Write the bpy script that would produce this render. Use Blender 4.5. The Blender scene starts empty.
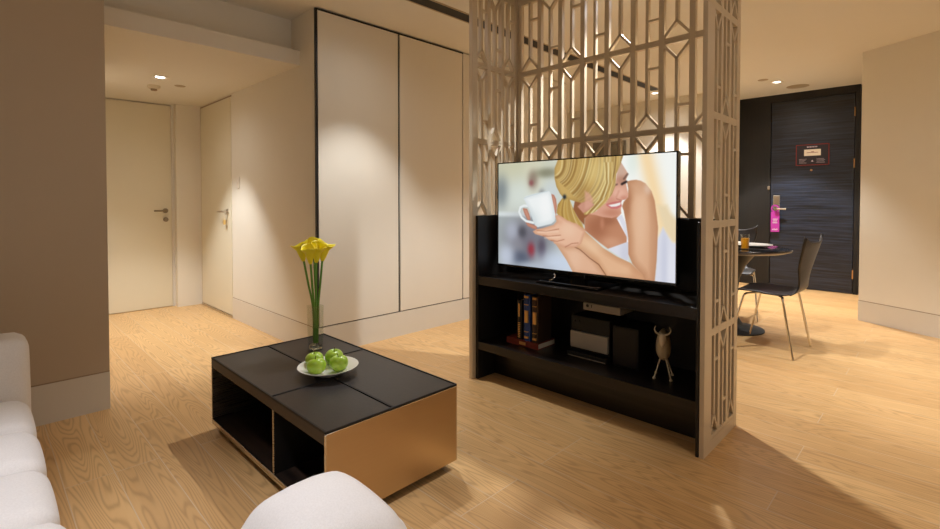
import bpy, bmesh, math, random
import numpy as np
from mathutils import Vector, Matrix

random.seed(7)
S = bpy.context.scene
COL = S.collection
PI = math.pi
# +X runs along the floor planks towards the near right, +Y towards the far right, Z up.
CEIL = 2.57

# ------------------------------------------------------------------ materials
def lin(c):
    return tuple(((v / 12.92) if v <= 0.04045 else ((v + 0.055) / 1.055) ** 2.4) for v in c)

def rgb(r, g, b):
    return lin((r / 255, g / 255, b / 255)) + (1.0,)

class NT:
    def __init__(s, name):
        s.m = bpy.data.materials.new(name); s.m.use_nodes = True
        s.t = s.m.node_tree; s.n = s.t.nodes; s.b = s.n['Principled BSDF']
    def add(s, typ, **kw):
        nd = s.n.new(typ)
        for k, v in kw.items():
            if hasattr(nd, k): setattr(nd, k, v)
            else: nd.inputs[k].default_value = v
        return nd
    def link(s, a, b): s.t.links.new(a, b)
    def coords(s, scale=(1, 1, 1), rot=(0, 0, 0), loc=(0, 0, 0)):
        tc = s.add('ShaderNodeTexCoord'); mp = s.add('ShaderNodeMapping')
        mp.inputs['Scale'].default_value = scale; mp.inputs['Rotation'].default_value = rot; mp.inputs['Location'].default_value = loc
        s.link(tc.outputs['Object'], mp.inputs['Vector']); return mp.outputs['Vector']
    def mix(s, a, b, fac, mode='MIX'):
        nd = s.add('ShaderNodeMix', data_type='RGBA', blend_type=mode)
        for sock, v in ((nd.inputs[0], fac), (nd.inputs[6], a), (nd.inputs[7], b)):
            if hasattr(v, 'links'): s.link(v, sock)
            else: sock.default_value = v
        return nd.outputs[2]
    def math(s, op, a, b=0.0):
        nd = s.add('ShaderNodeMath', operation=op)
        for sock, v in ((nd.inputs[0], a), (nd.inputs[1], b)):
            if hasattr(v, 'links'): s.link(v, sock)
            else: sock.default_value = v
        return nd.outputs[0]
    def ramp(s, fac, stops):
        nd = s.add('ShaderNodeValToRGB'); e = nd.color_ramp.elements
        while len(e) < len(stops): e.new(0.5)
        for i, (p, c) in enumerate(stops): e[i].position = p; e[i].color = c
        s.link(fac, nd.inputs[0]); return nd.outputs[0]
    def bump(s, h, strength=0.2, dist=0.01):
        nd = s.add('ShaderNodeBump'); nd.inputs['Strength'].default_value = strength; nd.inputs['Distance'].default_value = dist
        s.link(h, nd.inputs['Height']); s.link(nd.outputs[0], s.b.inputs['Normal'])

def plain(name, c, rough=0.5, metal=0.0, spec=0.5, noise=0.04, nscale=30, bump=0.0, coat=0.0, stretch=(1, 1, 1)):
    t = NT(name); b = t.b
    b.inputs['Roughness'].default_value = rough; b.inputs['Metallic'].default_value = metal
    b.inputs['Specular IOR Level'].default_value = spec; b.inputs['Coat Weight'].default_value = coat
    nz = t.add('ShaderNodeTexNoise'); nz.inputs['Scale'].default_value = nscale; nz.inputs['Detail'].default_value = 4
    t.link(t.coords(stretch), nz.inputs['Vector'])
    lo = tuple(v * (1 - noise) for v in c[:3]) + (1,); hi = tuple(min(1, v * (1 + noise)) for v in c[:3]) + (1,)
    t.link(t.mix(lo, hi, nz.outputs['Fac']), b.inputs['Base Color'])
    if bump: t.bump(nz.outputs['Fac'], bump, 0.004)
    return t.m

def emit(name, c, strength):
    t = NT(name); b = t.b
    b.inputs['Base Color'].default_value = (0.02, 0.02, 0.02, 1)
    b.inputs['Emission Color'].default_value = c; b.inputs['Emission Strength'].default_value = strength
    return t.m

def glass(name, c=(1, 1, 1, 1), rough=0.0, ior=1.45):
    t = NT(name); b = t.b
    b.inputs['Base Color'].default_value = c; b.inputs['Transmission Weight'].default_value = 1.0
    b.inputs['Roughness'].default_value = rough; b.inputs['IOR'].default_value = ior
    return t.m

def floor_mat():
    t = NT('oak planks'); b = t.b
    W = 0.165
    co = t.coords((1, 1, 1), loc=(0, -0.07, 0))
    br = t.add('ShaderNodeTexBrick', offset=0.37, offset_frequency=3, squash=1.0)
    br.inputs['Scale'].default_value = 1.0; br.inputs['Brick Width'].default_value = 1.25; br.inputs['Row Height'].default_value = W
    br.inputs['Mortar Size'].default_value = 0.0022; br.inputs['Mortar Smooth'].default_value = 0.3
    br.inputs['Color1'].default_value = (0, 0, 0, 1); br.inputs['Color2'].default_value = (1, 1, 1, 1); br.inputs['Mortar'].default_value = (0.5, 0.5, 0.5, 1)
    t.link(co, br.inputs['Vector'])
    # every plank gets its own slice of the grain
    sep = t.add('ShaderNodeSeparateXYZ'); t.link(co, sep.inputs[0])
    rnd = t.math('MULTIPLY', br.outputs['Color'], 37.0)
    row = t.math('FLOOR', t.math('DIVIDE', sep.outputs[1], W))
    zo = t.math('ADD', rnd, t.math('MULTIPLY', row, 3.71))
    cmb = t.add('ShaderNodeCombineXYZ')
    t.link(t.math('MULTIPLY', sep.outputs[0], 0.75), cmb.inputs[0]); t.link(t.math('MULTIPLY', sep.outputs[1], 9.0), cmb.inputs[1]); t.link(zo, cmb.inputs[2])
    n1 = t.add('ShaderNodeTexNoise'); n1.inputs['Scale'].default_value = 1.0; n1.inputs['Detail'].default_value = 1.5; n1.inputs['Roughness'].default_value = 0.45
    t.link(cmb.outputs[0], n1.inputs['Vector'])
    rings = t.math('SINE', t.math('MULTIPLY', n1.outputs['Fac'], 190.0))
    rings = t.math('POWER', t.math('ADD', t.math('MULTIPLY', rings, 0.5), 0.5), 2.6)
    c2 = t.add('ShaderNodeCombineXYZ')
    t.link(t.math('MULTIPLY', sep.outputs[0], 5.0), c2.inputs[0]); t.link(t.math('MULTIPLY', sep.outputs[1], 150.0), c2.inputs[1]); t.link(zo, c2.inputs[2])
    n2 = t.add('ShaderNodeTexNoise'); n2.inputs['Scale'].default_value = 1.0; n2.inputs['Detail'].default_value = 3
    t.link(c2.outputs[0], n2.inputs['Vector'])
    base = t.mix(rgb(204, 159, 101), rgb(221, 179, 120), br.outputs['Color'])
    grain = t.mix(base, rgb(150, 104, 56), t.math('MULTIPLY', rings, 0.5))
    fine = t.mix(grain, rgb(228, 194, 148), t.math('MULTIPLY', n2.outputs['Fac'], 0.35))
    seam = t.mix(fine, rgb(214, 196, 170), t.math('MULTIPLY', br.outputs['Fac'], 0.6))
    t.link(seam, b.inputs['Base Color'])
    b.inputs['Roughness'].default_value = 0.36; b.inputs['Specular IOR Level'].default_value = 0.4
    h = t.math('SUBTRACT', t.math('MULTIPLY', n2.outputs['Fac'], 0.25), br.outputs['Fac'])
    t.bump(h, 0.12, 0.003)
    return t.m

def black_wood(name, c0, c1, rough, axis='x', scale=1.0, bump=0.3, spec=0.5):
    t = NT(name); b = t.b
    sc = {'x': (1.6, 40, 40), 'y': (40, 1.6, 40), 'z': (40, 40, 1.6)}[axis]
    n = t.add('ShaderNodeTexNoise'); n.inputs['Scale'].default_value = scale; n.inputs['Detail'].default_value = 5; n.inputs['Roughness'].default_value = 0.6
    t.link(t.coords(sc), n.inputs['Vector'])
    r = t.ramp(n.outputs['Fac'], [(0.35, c0), (0.68, c1)])
    t.link(r, b.inputs['Base Color']); b.inputs['Roughness'].default_value = rough; b.inputs['Specular IOR Level'].default_value = spec
    t.bump(n.outputs['Fac'], bump, 0.006)
    return t.m

def fabric_mat():
    t = NT('pale woven upholstery'); b = t.b
    w1 = t.add('ShaderNodeTexWave', wave_type='BANDS', bands_direction='X'); w1.inputs['Scale'].default_value = 90
    w2 = t.add('ShaderNodeTexWave', wave_type='BANDS', bands_direction='Y'); w2.inputs['Scale'].default_value = 90
    for w in (w1, w2):
        w.inputs['Distortion'].default_value = 1.5; t.link(t.coords(), w.inputs['Vector'])
    nz = t.add('ShaderNodeTexNoise'); nz.inputs['Scale'].default_value = 240; t.link(t.coords(), nz.inputs['Vector'])
    h = t.math('ADD', t.math('MULTIPLY', t.math('ADD', w1.outputs['Fac'], w2.outputs['Fac']), 0.4), nz.outputs['Fac'])
    t.link(t.mix(rgb(222, 218, 214), rgb(240, 237, 234), nz.outputs['Fac']), b.inputs['Base Color'])
    b.inputs['Roughness'].default_value = 0.9; b.inputs['Sheen Weight'].default_value = 0.15; b.inputs['Specular IOR Level'].default_value = 0.2
    t.bump(h, 0.12, 0.002)
    return t.m

def brushed(name, c, rough, axis=(2, 200, 2)):
    t = NT(name); b = t.b
    n = t.add('ShaderNodeTexNoise'); n.inputs['Scale'].default_value = 3; n.inputs['Detail'].default_value = 3; t.link(t.coords(axis), n.inputs['Vector'])
    t.link(t.mix(tuple(v * .92 for v in c[:3]) + (1,), c, n.outputs['Fac']), b.inputs['Base Color'])
    b.inputs['Metallic'].default_value = 1.0
    rr = t.math('ADD', t.math('MULTIPLY', n.outputs['Fac'], 0.12), rough); t.link(rr, b.inputs['Roughness'])
    return t.m

def apple_mat():
    t = NT('green apple skin'); b = t.b
    n = t.add('ShaderNodeTexNoise'); n.inputs['Scale'].default_value = 26; n.inputs['Detail'].default_value = 3; t.link(t.coords(), n.inputs['Vector'])
    v = t.add('ShaderNodeTexVoronoi'); v.inputs['Scale'].default_value = 260; t.link(t.coords(), v.inputs['Vector'])
    a = t.mix(rgb(132, 176, 34), rgb(178, 206, 70), n.outputs['Fac'])
    dots = t.ramp(v.outputs['Distance'], [(0.0, (1, 1, 1, 1)), (0.16, (0, 0, 0, 1))])
    t.link(t.mix(a, rgb(206, 222, 130), t.math('MULTIPLY', dots, 0.5)), b.inputs['Base Color'])
    b.inputs['Roughness'].default_value = 0.28; b.inputs['Coat Weight'].default_value = 0.25
    return t.m

M = {}
M['wall'] = plain('cream wall paint', rgb(227, 222, 209), 0.75, noise=0.015, nscale=8, spec=0.25)
M['ceil'] = plain('cream ceiling paint', rgb(226, 222, 212), 0.85, noise=0.01, nscale=6, spec=0.2)
M['wall_taupe'] = plain('taupe wall paint', rgb(192, 175, 152), 0.75, noise=0.015, nscale=8, spec=0.25)
M['base'] = plain('baseboard paint', rgb(216, 211, 200), 0.45, noise=0.015, nscale=10)
M['groove'] = plain('dark reveal line', rgb(158, 138, 112), 0.8)
M['door'] = plain('cream door laminate', rgb(222, 215, 192), 0.5, noise=0.012, nscale=6)
M['ward'] = plain('wardrobe door laminate', rgb(222, 216, 203), 0.5, noise=0.015, nscale=5)
M['black'] = plain('black reveal', rgb(16, 13, 12), 0.5)
M['floor'] = floor_mat()
M['cab'] = black_wood('black brown oak', rgb(17, 14, 12), rgb(36, 30, 26), 0.3, 'x', 1.0, 0.15)
M['cabz'] = black_wood('black brown oak upright', rgb(14, 12, 10), rgb(26, 22, 19), 0.5, 'z', 1.0, 0.15)
M['leather'] = plain('dark leather inlay', rgb(40, 34, 31), 0.42, noise=0.25, nscale=60, bump=0.08)
M['tablewood'] = black_wood('dark table oak', rgb(24, 17, 13), rgb(52, 38, 29), 0.4, 'x', 1.0, 0.12)
M['tabledark'] = plain('black table interior', rgb(14, 12, 11), 0.55)
M['copper'] = brushed('brushed bronze steel', rgb(206, 180, 146), 0.26, (2, 3, 160))
M['steel'] = brushed('brushed steel', rgb(205, 195, 180), 0.22, (2, 2, 120))
M['satin'] = brushed('satin nickel', rgb(150, 136, 114), 0.35, (2, 2, 120))
M['chrome'] = plain('chrome', rgb(225, 220, 212), 0.08, metal=1.0, noise=0.0)
M['grille'] = plain('champagne lacquer', rgb(204, 188, 162), 0.38, noise=0.015, nscale=9, spec=0.6)
M['taupe'] = plain('taupe backing board', rgb(126, 113, 96), 0.6)
M['fabric'] = fabric_mat()
M['entry'] = black_wood('blue black door veneer', rgb(8, 9, 12), rgb(38, 48, 68), 0.42, 'x', 1.3, 0.5, 0.6)
M['entryframe'] = black_wood('black door frame veneer', rgb(10, 9, 9), rgb(22, 19, 18), 0.5, 'z', 1.0, 0.2)
M['bezel'] = plain('gloss black plastic', rgb(8, 8, 9), 0.12, spec=0.6, noise=0)
M['plastic'] = plain('matt black plastic', rgb(14, 14, 14), 0.5)
M['silverplastic'] = plain('silver plastic', rgb(170, 165, 156), 0.4, metal=0.3)
M['porcelain'] = plain('white porcelain', rgb(240, 236, 228), 0.18, coat=0.4, noise=0.01)
M['apple'] = apple_mat()
M['twig'] = plain('brown apple stem', rgb(80, 58, 32), 0.8)
M['stem'] = plain('green flower stem', rgb(98, 146, 52), 0.4, noise=0.25, nscale=20, stretch=(8, 8, 1))
M['petal'] = plain('yellow lily petal', rgb(255, 236, 50), 0.45, noise=0.08, nscale=18)
M['spadix'] = plain('orange lily spadix', rgb(240, 150, 10), 0.7)
def thin_glass(name):
    t = NT(name); lw = t.add('ShaderNodeLayerWeight'); lw.inputs[0].default_value = 0.5
    tr = t.add('ShaderNodeBsdfTransparent'); tr.inputs[0].default_value = (0.95, 0.965, 0.95, 1); gl = t.add('ShaderNodeBsdfGlossy'); gl.inputs['Roughness'].default_value = 0.02
    mx = t.add('ShaderNodeMixShader'); t.link(t.math('ADD', t.math('MULTIPLY', t.math('POWER', lw.outputs['Facing'], 4.0), 0.5), 0.06), mx.inputs[0]); t.link(tr.outputs[0], mx.inputs[1]); t.link(gl.outputs[0], mx.inputs[2])
    out = [n for n in t.n if n.type == 'OUTPUT_MATERIAL'][0]; t.link(mx.outputs[0], out.inputs[0]); t.n.remove(t.b)
    return t.m
M['glass'] = thin_glass('clear vase glass')
M['thick'] = glass('thick clear glass', (0.97, 0.99, 0.97, 1))
M['water'] = glass('vase water', (0.97, 0.99, 0.97, 1), 0, 1.33)
M['juice'] = plain('orange juice', rgb(250, 165, 10), 0.3)
M['chairshell'] = black_wood('black stained plywood', rgb(20, 15, 12), rgb(38, 29, 24), 0.42, 'z', 1.0, 0.06)
M['tabletop'] = plain('black glass table top', rgb(14, 13, 13), 0.14, noise=0)
M['tableedge'] = plain('grey table edge', rgb(96, 88, 82), 0.3, metal=0.4)
M['lens'] = emit('lit lamp lens', (1, 0.93, 0.82, 1), 9.0)
M['lampwhite'] = plain('white lamp trim', rgb(232, 226, 214), 0.4)
M['plate'] = plain('ceiling cover plate', rgb(176, 158, 130), 0.6)
M['detector'] = plain('detector plastic', rgb(216, 204, 182), 0.5)
M['switch'] = plain('switch plastic', rgb(226, 218, 204), 0.4)
M['tag'] = plain('magenta card', rgb(165, 48, 148), 0.5, noise=0.02)
M['ink'] = plain('white print', rgb(205, 192, 202), 0.6)
M['signdark'] = plain('dark sign board', rgb(44, 40, 48), 0.4)
M['signred'] = plain('red sign border', rgb(130, 34, 26), 0.5)
M['signpale'] = plain('pale sign panel', rgb(240, 230, 212), 0.5)
M['brass'] = brushed('warm brass hinge', rgb(206, 160, 110), 0.3, (2, 2, 40))
M['keytag'] = plain('yellow key fob', rgb(220, 186, 110), 0.5)
M['bull'] = plain('matt nickel', rgb(206, 192, 164), 0.42, metal=0.15, noise=0.05)
M['bullhead'] = plain('pale nickel', rgb(226, 214, 190), 0.4, metal=0.15)
M['bookred'] = plain('red brown book cloth', rgb(120, 44, 30), 0.6, noise=0.1)
M['bookblue'] = plain('blue book cloth', rgb(44, 74, 142), 0.5, noise=0.08)
M['bookblack'] = plain('black book cloth', rgb(26, 20, 16), 0.5)
M['bookbrown'] = plain('dark brown book leather', rgb(58, 40, 26), 0.5, noise=0.1)
M['gold'] = plain('gold blocking', rgb(226, 178, 106), 0.35, metal=0.5)
M['paper'] = plain('book paper', rgb(225, 214, 194), 0.8, noise=0.06, nscale=200, stretch=(1, 1, 40))
M['art'] = plain('grey picture print', rgb(128, 124, 112), 0.4, noise=0.05, nscale=4)
M['fill_pane'] = emit('glowing fill pane', (1.0, 0.93, 0.86, 1), 0.25)  # glowing pane added as soft fill

# ------------------------------------------------------------------ mesh helpers
def new(): return bmesh.new()

def obj(name, bm, mat, parent=None, smooth=False, angle=35):
    me = bpy.data.meshes.new(name)
    bmesh.ops.recalc_face_normals(bm, faces=bm.faces)
    bm.to_mesh(me); bm.free()
    for m in (mat if isinstance(mat, (list, tuple)) else [mat]): me.materials.append(m)
    if smooth:
        me.polygons.foreach_set('use_smooth', [True] * len(me.polygons))
        if angle < 180: me.set_sharp_from_angle(angle=math.radians(angle))
    o = bpy.data.objects.new(name, me); COL.objects.link(o)
    if parent: o.parent = parent
    return o

def thing(name, label, cat, loc=(0, 0, 0), rz=0, group=None):
    o = bpy.data.objects.new(name, None); COL.objects.link(o)
    o.empty_display_size = 0.1
    o.location = loc; o.rotation_euler = (0, 0, rz); o['label'] = label; o['category'] = cat
    if group: o['group'] = group
    return o

def tag(o, label, cat, group=None):
    o['label'] = label; o['category'] = cat
    if group: o['group'] = group
    return o

def struct(name, bm, mat, parent=None, **k):
    o = obj(name, bm, mat, parent, **k)
    if not parent: o['kind'] = 'structure'
    return o

def dup(root, loc, rz, label=None):
    r = root.copy(); COL.objects.link(r); r.location = loc; r.rotation_euler = (0, 0, rz)
    if label: r['label'] = label
    for ch in list(root.children):
        c = ch.copy(); COL.objects.link(c); c.parent = r
        for g in ch.children:
            d = g.copy(); COL.objects.link(d); d.parent = c
    return r

def box(bm, x0, x1, y0, y1, z0, z1, bev=0.0, mi=0, seg=2):
    t = bmesh.new(); bmesh.ops.create_cube(t, size=1)
    for v in t.verts:
        v.co = Vector((x0 if v.co.x < 0 else x1, y0 if v.co.y < 0 else y1, z0 if v.co.z < 0 else z1))
    if bev: bmesh.ops.bevel(t, geom=t.edges[:], offset=bev, segments=seg, profile=0.5, affect='EDGES')
    merge(bm, t, mi); return bm

def merge(bm, t, mi=0, mat=None):
    vs = [bm.verts.new((mat @ v.co) if mat else v.co) for v in t.verts]
    t.verts.index_update()
    for f in t.faces:
        try: nf = bm.faces.new([vs[v.index] for v in f.verts]); nf.material_index = mi or f.material_index
        except ValueError: pass
    t.free()

def lathe(bm, prof, n=32, c=(0, 0, 0), mi=0, close=False):
    rings = []
    for r, z in prof:
        if r < 1e-5: rings.append([bm.verts.new((c[0], c[1], c[2] + z))])
        else: rings.append([bm.verts.new((c[0] + r * math.cos(2 * PI * i / n), c[1] + r * math.sin(2 * PI * i / n), c[2] + z)) for i in range(n)])
    for a, b in zip(rings, rings[1:]):
        for i in range(n):
            j = (i + 1) % n
            q = [a[i % len(a)], a[j % len(a)], b[j % len(b)], b[i % len(b)]]
            u = []
            for v in q:
                if v not in u: u.append(v)
            if len(u) > 2:
                f = bm.faces.new(u); f.material_index = mi
    return bm

def tube(bm, pts, r, n=10, mi=0):
    pts = [Vector(p) for p in pts]; rs = r if isinstance(r, (list, tuple)) else [r] * len(pts)
    prev = None; first = None; up = None
    for i, p in enumerate(pts):
        d = ((pts[i + 1] - p) if i == 0 else (p - pts[i - 1]) if i == len(pts) - 1 else ((pts[i + 1] - p).normalized() + (p - pts[i - 1]).normalized())).normalized()
        if up is None: up = d.orthogonal().normalized()
        else: up = (up - d * up.dot(d)).normalized()
        s = d.cross(up)
        ring = [bm.verts.new(p + (up * math.cos(2 * PI * k / n) + s * math.sin(2 * PI * k / n)) * rs[i]) for k in range(n)]
        if prev:
            for k in range(n):
                f = bm.faces.new([prev[k], prev[(k + 1) % n], ring[(k + 1) % n], ring[k]]); f.material_index = mi
        else: first = ring
        prev = ring
    for ring in (first, prev):
        f = bm.faces.new(ring); f.material_index = mi
    return bm

def smoothpath(pts, n=8):
    P = [Vector(p) for p in pts]; out = []
    P = [P[0] * 2 - P[1]] + P + [P[-1] * 2 - P[-2]]
    for i in range(1, len(P) - 2):
        for k in range(n):
            t = k / n; a, b, c, d = P[i - 1:i + 3]
            out.append(0.5 * ((2 * b) + (c - a) * t + (2 * a - 5 * b + 4 * c - d) * t * t + (3 * b - a - 3 * c + d) * t ** 3))
    out.append(P[-2]); return out

def pillow(bm, x0, x1, y0, y1, z0, z1, r, bulge=0.03, side=0.0, cuts=18, mi=0):
    t = bmesh.new(); bmesh.ops.create_cube(t, size=2)
    bmesh.ops.subdivide_edges(t, edges=t.edges[:], cuts=cuts, use_grid_fill=True)
    h = Vector(((x1 - x0) / 2, (y1 - y0) / 2, (z1 - z0) / 2)); c = Vector(((x0 + x1) / 2, (y0 + y1) / 2, (z0 + z1) / 2))
    for v in t.verts:
        p = Vector([math.copysign(abs(a) ** 0.62, a) for a in v.co])
        q = Vector([p[i] * h[i] for i in range(3)])
        k = Vector([max(-(h[i] - r), min(h[i] - r, q[i])) for i in range(3)])
        d = q - k
        if d.length > 1e-6: q = k + d.normalized() * min(r, max(abs(a) for a in d))
        fx, fy, fz = 1 - min(1, abs(p.x)) ** 2, 1 - min(1, abs(p.y)) ** 2, 1 - min(1, abs(p.z)) ** 2
        if p.z > 0: q.z += bulge * fx * fy * p.z
        q.x += math.copysign(side * fy * fz, p.x) * abs(p.x); q.y += math.copysign(side * fx * fz, p.y) * abs(p.y)
        v.co = q + c
    merge(bm, t, mi); return bm

def quad_prism(bm, pts, z0, z1, mi=0):
    lo = [bm.verts.new((x, y, z0)) for x, y in pts]; hi = [bm.verts.new((x, y, z1)) for x, y in pts]
    n = len(pts)
    for f in [lo[::-1], hi] + [[lo[i], lo[(i + 1) % n], hi[(i + 1) % n], hi[i]] for i in range(n)]:
        bm.faces.new(f).material_index = mi
    return bm

# ------------------------------------------------------------------ room shell
HX, HC = -6.03, 2.19            # hall end wall, hall ceiling height
WY = 1.766                      # side wall of the hall
WX = -3.313                     # wardrobe front
struct('floor', box(new(), -6.3, 2.0, -1.7, 7.8, -0.05, 0), M['floor'])
struct('ceiling', box(new(), -6.3, 2.0, -1.7, 7.8, CEIL, CEIL + 0.08), M['ceil'])
struct('wall_left', box(new(), -6.3, -3.302, -1.7, 0.512, 0, CEIL), M['wall_taupe'])
bm = new()
quad_prism(bm, [(-6.3, WY), (-3.36, WY), (-3.36, 2.2), (-6.3, 2.2)], 0, CEIL)
struct('wall_hall_side', bm, M['wall'])
bm = new()
box(bm, -6.3, -6.06, 0.512, 1.8, 0, HC); box(bm, -6.06, -5.93, 1.53, WY + 0.01, 0, HC)
struct('wall_hall_end', bm, M['wall'])
bm = new()
box(bm, -6.3, -3.56, 0.512, WY, HC, 2.30); box(bm, -6.3, -3.70, 0.512, WY, 2.30, CEIL)
struct('ceiling_hall', bm, M['ceil'])
struct('wall_dining_back', box(new(), -4.7, -2.12, 6.75, 6.9, 0, CEIL), M['wall'])
struct('wall_recess', box(new(), -4.7, -4.6, 2.2, 6.75, 0, CEIL), M['wall'])
struct('wall_dining_side', box(new(), -2.24, -2.12, 6.9, 7.8, 0, CEIL), M['wall'])
struct('wall_entrance', box(new(), -2.3, 0.2, 7.63, 7.8, 0, CEIL), M['wall'])
bm = new()
quad_prism(bm, [(-0.597, 5.963), (2.0, 4.472), (2.0, 7.63), (-0.74, 7.63)], 0, CEIL)
struct('wall_right', bm, M['wall'])
bm = new()
for a in ((-1.7, 0.3, 0, CEIL), (2.7, 4.6, 0, CEIL), (0.3, 2.7, 0, 0.4), (0.3, 2.7, 2.2, CEIL)): box(bm, 1.9, 2.0, *a)
struct('wall_near_side', bm, M['wall'])
bm = new(); box(bm, 1.96, 1.99, 0.3, 2.7, 0.4, 2.2)
w = struct('added_window', bm, M['fill_pane'])  # unseen glazing added as a soft fill source
bm = new()
for y in (0.3, 1.48, 2.66): box(bm, 1.90, 1.96, y, y + 0.04, 0.4, 2.2)
for z in (0.4, 2.16): box(bm, 1.90, 1.96, 0.3, 2.7, z, z + 0.04)
struct('added_window_frame', bm, M['lampwhite'], w)
struct('wall_rear', box(new(), -3.4, 2.0, -1.7, -1.6, 0, CEIL), M['wall'])

def baseboard(name, p0, p1, nrm, h=0.205):
    d = (Vector(p1) - Vector(p0)).normalized(); n = Vector(nrm).normalized()
    bm = new()
    def slab(t, z0, z1, mi):
        pts = [Vector(p0), Vector(p1), Vector(p1) + n * t, Vector(p0) + n * t]
        quad_prism(bm, [(q.x, q.y) for q in pts], z0, z1, mi)
    slab(0.006, 0, h, 0); slab(0.002, h, h + 0.006, 1)
    return struct(name, bm, [M['base'], M['groove']])
baseboard('baseboard_left', (-3.302, -1.6), (-3.302, 0.512), (1, 0))
baseboard('baseboard_hall', (-4.99, WY), (-3.36, WY), (0, -1), 0.20)
nr = Vector((-(5.963 - 4.472), -(2.0 + 0.597)))
baseboard('baseboard_right', (-0.597, 5.963), (1.9, 4.53), (-0.498, -0.867), 0.19)
baseboard('baseboard_dining', (-4.6, 6.75), (-2.12, 6.75), (0, -1))

# hall door facing the camera
def lever(parent, origin, along, out, length=0.115, mat=None):
    """lever handle: rose, neck, lever"""
    o, a, n = Vector(origin), Vector(along), Vector(out)
    bm = new()
    tube(bm, [o, o + n * 0.008], 0.026, 20)
    tube(bm, smoothpath([o, o + n * 0.045, o + n * 0.055 + a * 0.015, o + n * 0.055 + a * length], 5), 0.0095, 10)
    return obj('door_handle', bm, mat or M['steel'], parent, smooth=True)
bm = new(); box(bm, -6.06, HX, 0.60, 1.505, 0.004, 2.175, 0.003)
d1 = struct('door_1', bm, M['door'])
bm = new(); box(bm, -6.06, -6.015, 1.505, 1.53, 0, HC); struct('door_frame', bm, M['base'], d1)
lever(d1, (HX, 1.445, 1.045), (0, -1, 0), (1, 0, 0), 0.115, M['satin'])
bm = new(); tube(bm, [(HX, 1.447, 0.95), (HX + 0.012, 1.447, 0.95)], 0.025, 20); tube(bm, [(HX + 0.012, 1.447, 0.95), (HX + 0.022, 1.447, 0.95)], 0.012, 12)
obj('thumb_turn', bm, M['satin'], d1, smooth=True)

# flush door in the side wall
bm = new(); box(bm, -5.885, -4.995, WY - 0.006, WY + 0.002, 0.025, 2.165, 0.002)
d2 = struct('door_2', bm, M['door'])
bm = new()
box(bm, -5.9, -5.885, WY - 0.003, WY + 0.002, 0, 2.18); box(bm, -5.9, -4.98, WY - 0.003, WY + 0.002, 2.165, 2.18)
struct('door_gap', bm, M['groove'], d2)
bm = new(); box(bm, -5.885, -4.995, WY - 0.012, WY + 0.002, 0.0, 0.022, 0.002)
struct('threshold', bm, M['steel'], d2)
lever(d2, (-5.09, WY - 0.006, 1.045), (-1, 0, 0), (0, -1, 0), 0.12)
k = thing('door_key', 'yellow key fob hanging from the lock of the spotlit side door', 'key', (-5.09, WY - 0.03, 0.99))
bm = new(); tube(bm, [(0, 0.024, 0.03), (0, -0.005, 0.03)], 0.006, 8); tube(bm, smoothpath([(0, -0.005, 0.03), (0.006, -0.006, 0.0), (0.0, -0.004, -0.03)], 5), 0.0016, 6)
obj('key_shank', bm, M['steel'], k, smooth=True)
bm = new(); box(bm, -0.045, 0.005, -0.006, 0.0, -0.075, -0.03, 0.002); obj('fob', bm, M['keytag'], k)

# entrance door
DY = 7.55
bm = new(); box(bm, -2.12, -1.715, DY + 0.004, 7.64, 0, CEIL)
for x in (-0.815,): box(bm, x, -0.765, DY + 0.0, 7.64, 0, CEIL)
box(bm, -1.715, -0.815, DY, 7.64, 2.475, CEIL)
fr = struct('trim_1', bm, M['entryframe'])
bm = new(); box(bm, -1.708, -0.821, DY + 0.012, 7.62, 0.006, 2.47, 0.002)
d3 = struct('door_3', bm, M['entry'])
for z in (2.245, 1.615, 0.245):
    bm = new(); tube(bm, [(-0.818, DY + 0.006, z - 0.055), (-0.818, DY + 0.006, z + 0.055)], 0.009, 10); box(bm, -0.826, -0.810, DY + 0.003, DY + 0.013, z - 0.055, z + 0.055)
    obj('hinge', bm, M['brass'], d3)
bm = new(); box(bm, -1.675, -1.60, DY - 0.012, DY + 0.014, 0.985, 1.225, 0.006)
lk = obj('lock_plate', bm, M['steel'], d3)
bm = new(); tube(bm, smoothpath([(-1.63, DY - 0.01, 1.045), (-1.63, DY - 0.055, 1.045), (-1.612, DY - 0.066, 1.045), (-1.515, DY - 0.066, 1.045)], 5), 0.011, 10)
tube(bm, [(-1.63, DY - 0.012, 1.045), (-1.63, DY - 0.02, 1.045)], 0.028, 18)
obj('door_handle', bm, M['steel'], lk, smooth=True)
bm = new(); tube(bm, [(-1.256, DY + 0.014, 1.548), (-1.256, DY + 0.004, 1.548)], 0.013, 16); obj('peephole', bm, M['brass'], d3, smooth=True)
bm = new(); box(bm, -1.742, -1.712, DY - 0.018, DY + 0.006, 1.305, 1.35, 0.004); obj('latch', bm, M['steel'], d3)

sg = thing('door_notice', 'dark rectangular notice with red border and pale panel on the black entrance door', 'sign', (-1.247, DY + 0.012, 1.742))
bm = new(); box(bm, -0.178, 0.178, -0.008, 0, -0.132, 0.138, 0.001); obj('board', bm, M['signdark'], sg)
bm = new()
for a in ((-0.178, 0.178, -0.132, -0.123), (-0.178, 0.178, 0.129, 0.138), (-0.178, -0.169, -0.132, 0.138), (0.169, 0.178, -0.132, 0.138)):
    box(bm, a[0], a[1], -0.0105, -0.007, a[2], a[3])
obj('border', bm, M['signred'], sg)
bm = new(); box(bm, -0.088, 0.09, -0.0105, -0.007, -0.01, 0.072, 0.003); pl = obj('panel', bm, M['signpale'], sg)
bm = new(); box(bm, -0.06, 0.06, -0.012, -0.010, 0.028, 0.034); box(bm, -0.012, 0.02, -0.012, -0.010, 0.040, 0.046); obj('print', bm, M['signred'], pl)
bm = new()
for i in range(7): box(bm, -0.058 + i * 0.0165, -0.048 + i * 0.0165, -0.0095, -0.0075, 0.096, 0.112)
obj('heading', bm, M['ink'], sg)
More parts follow.
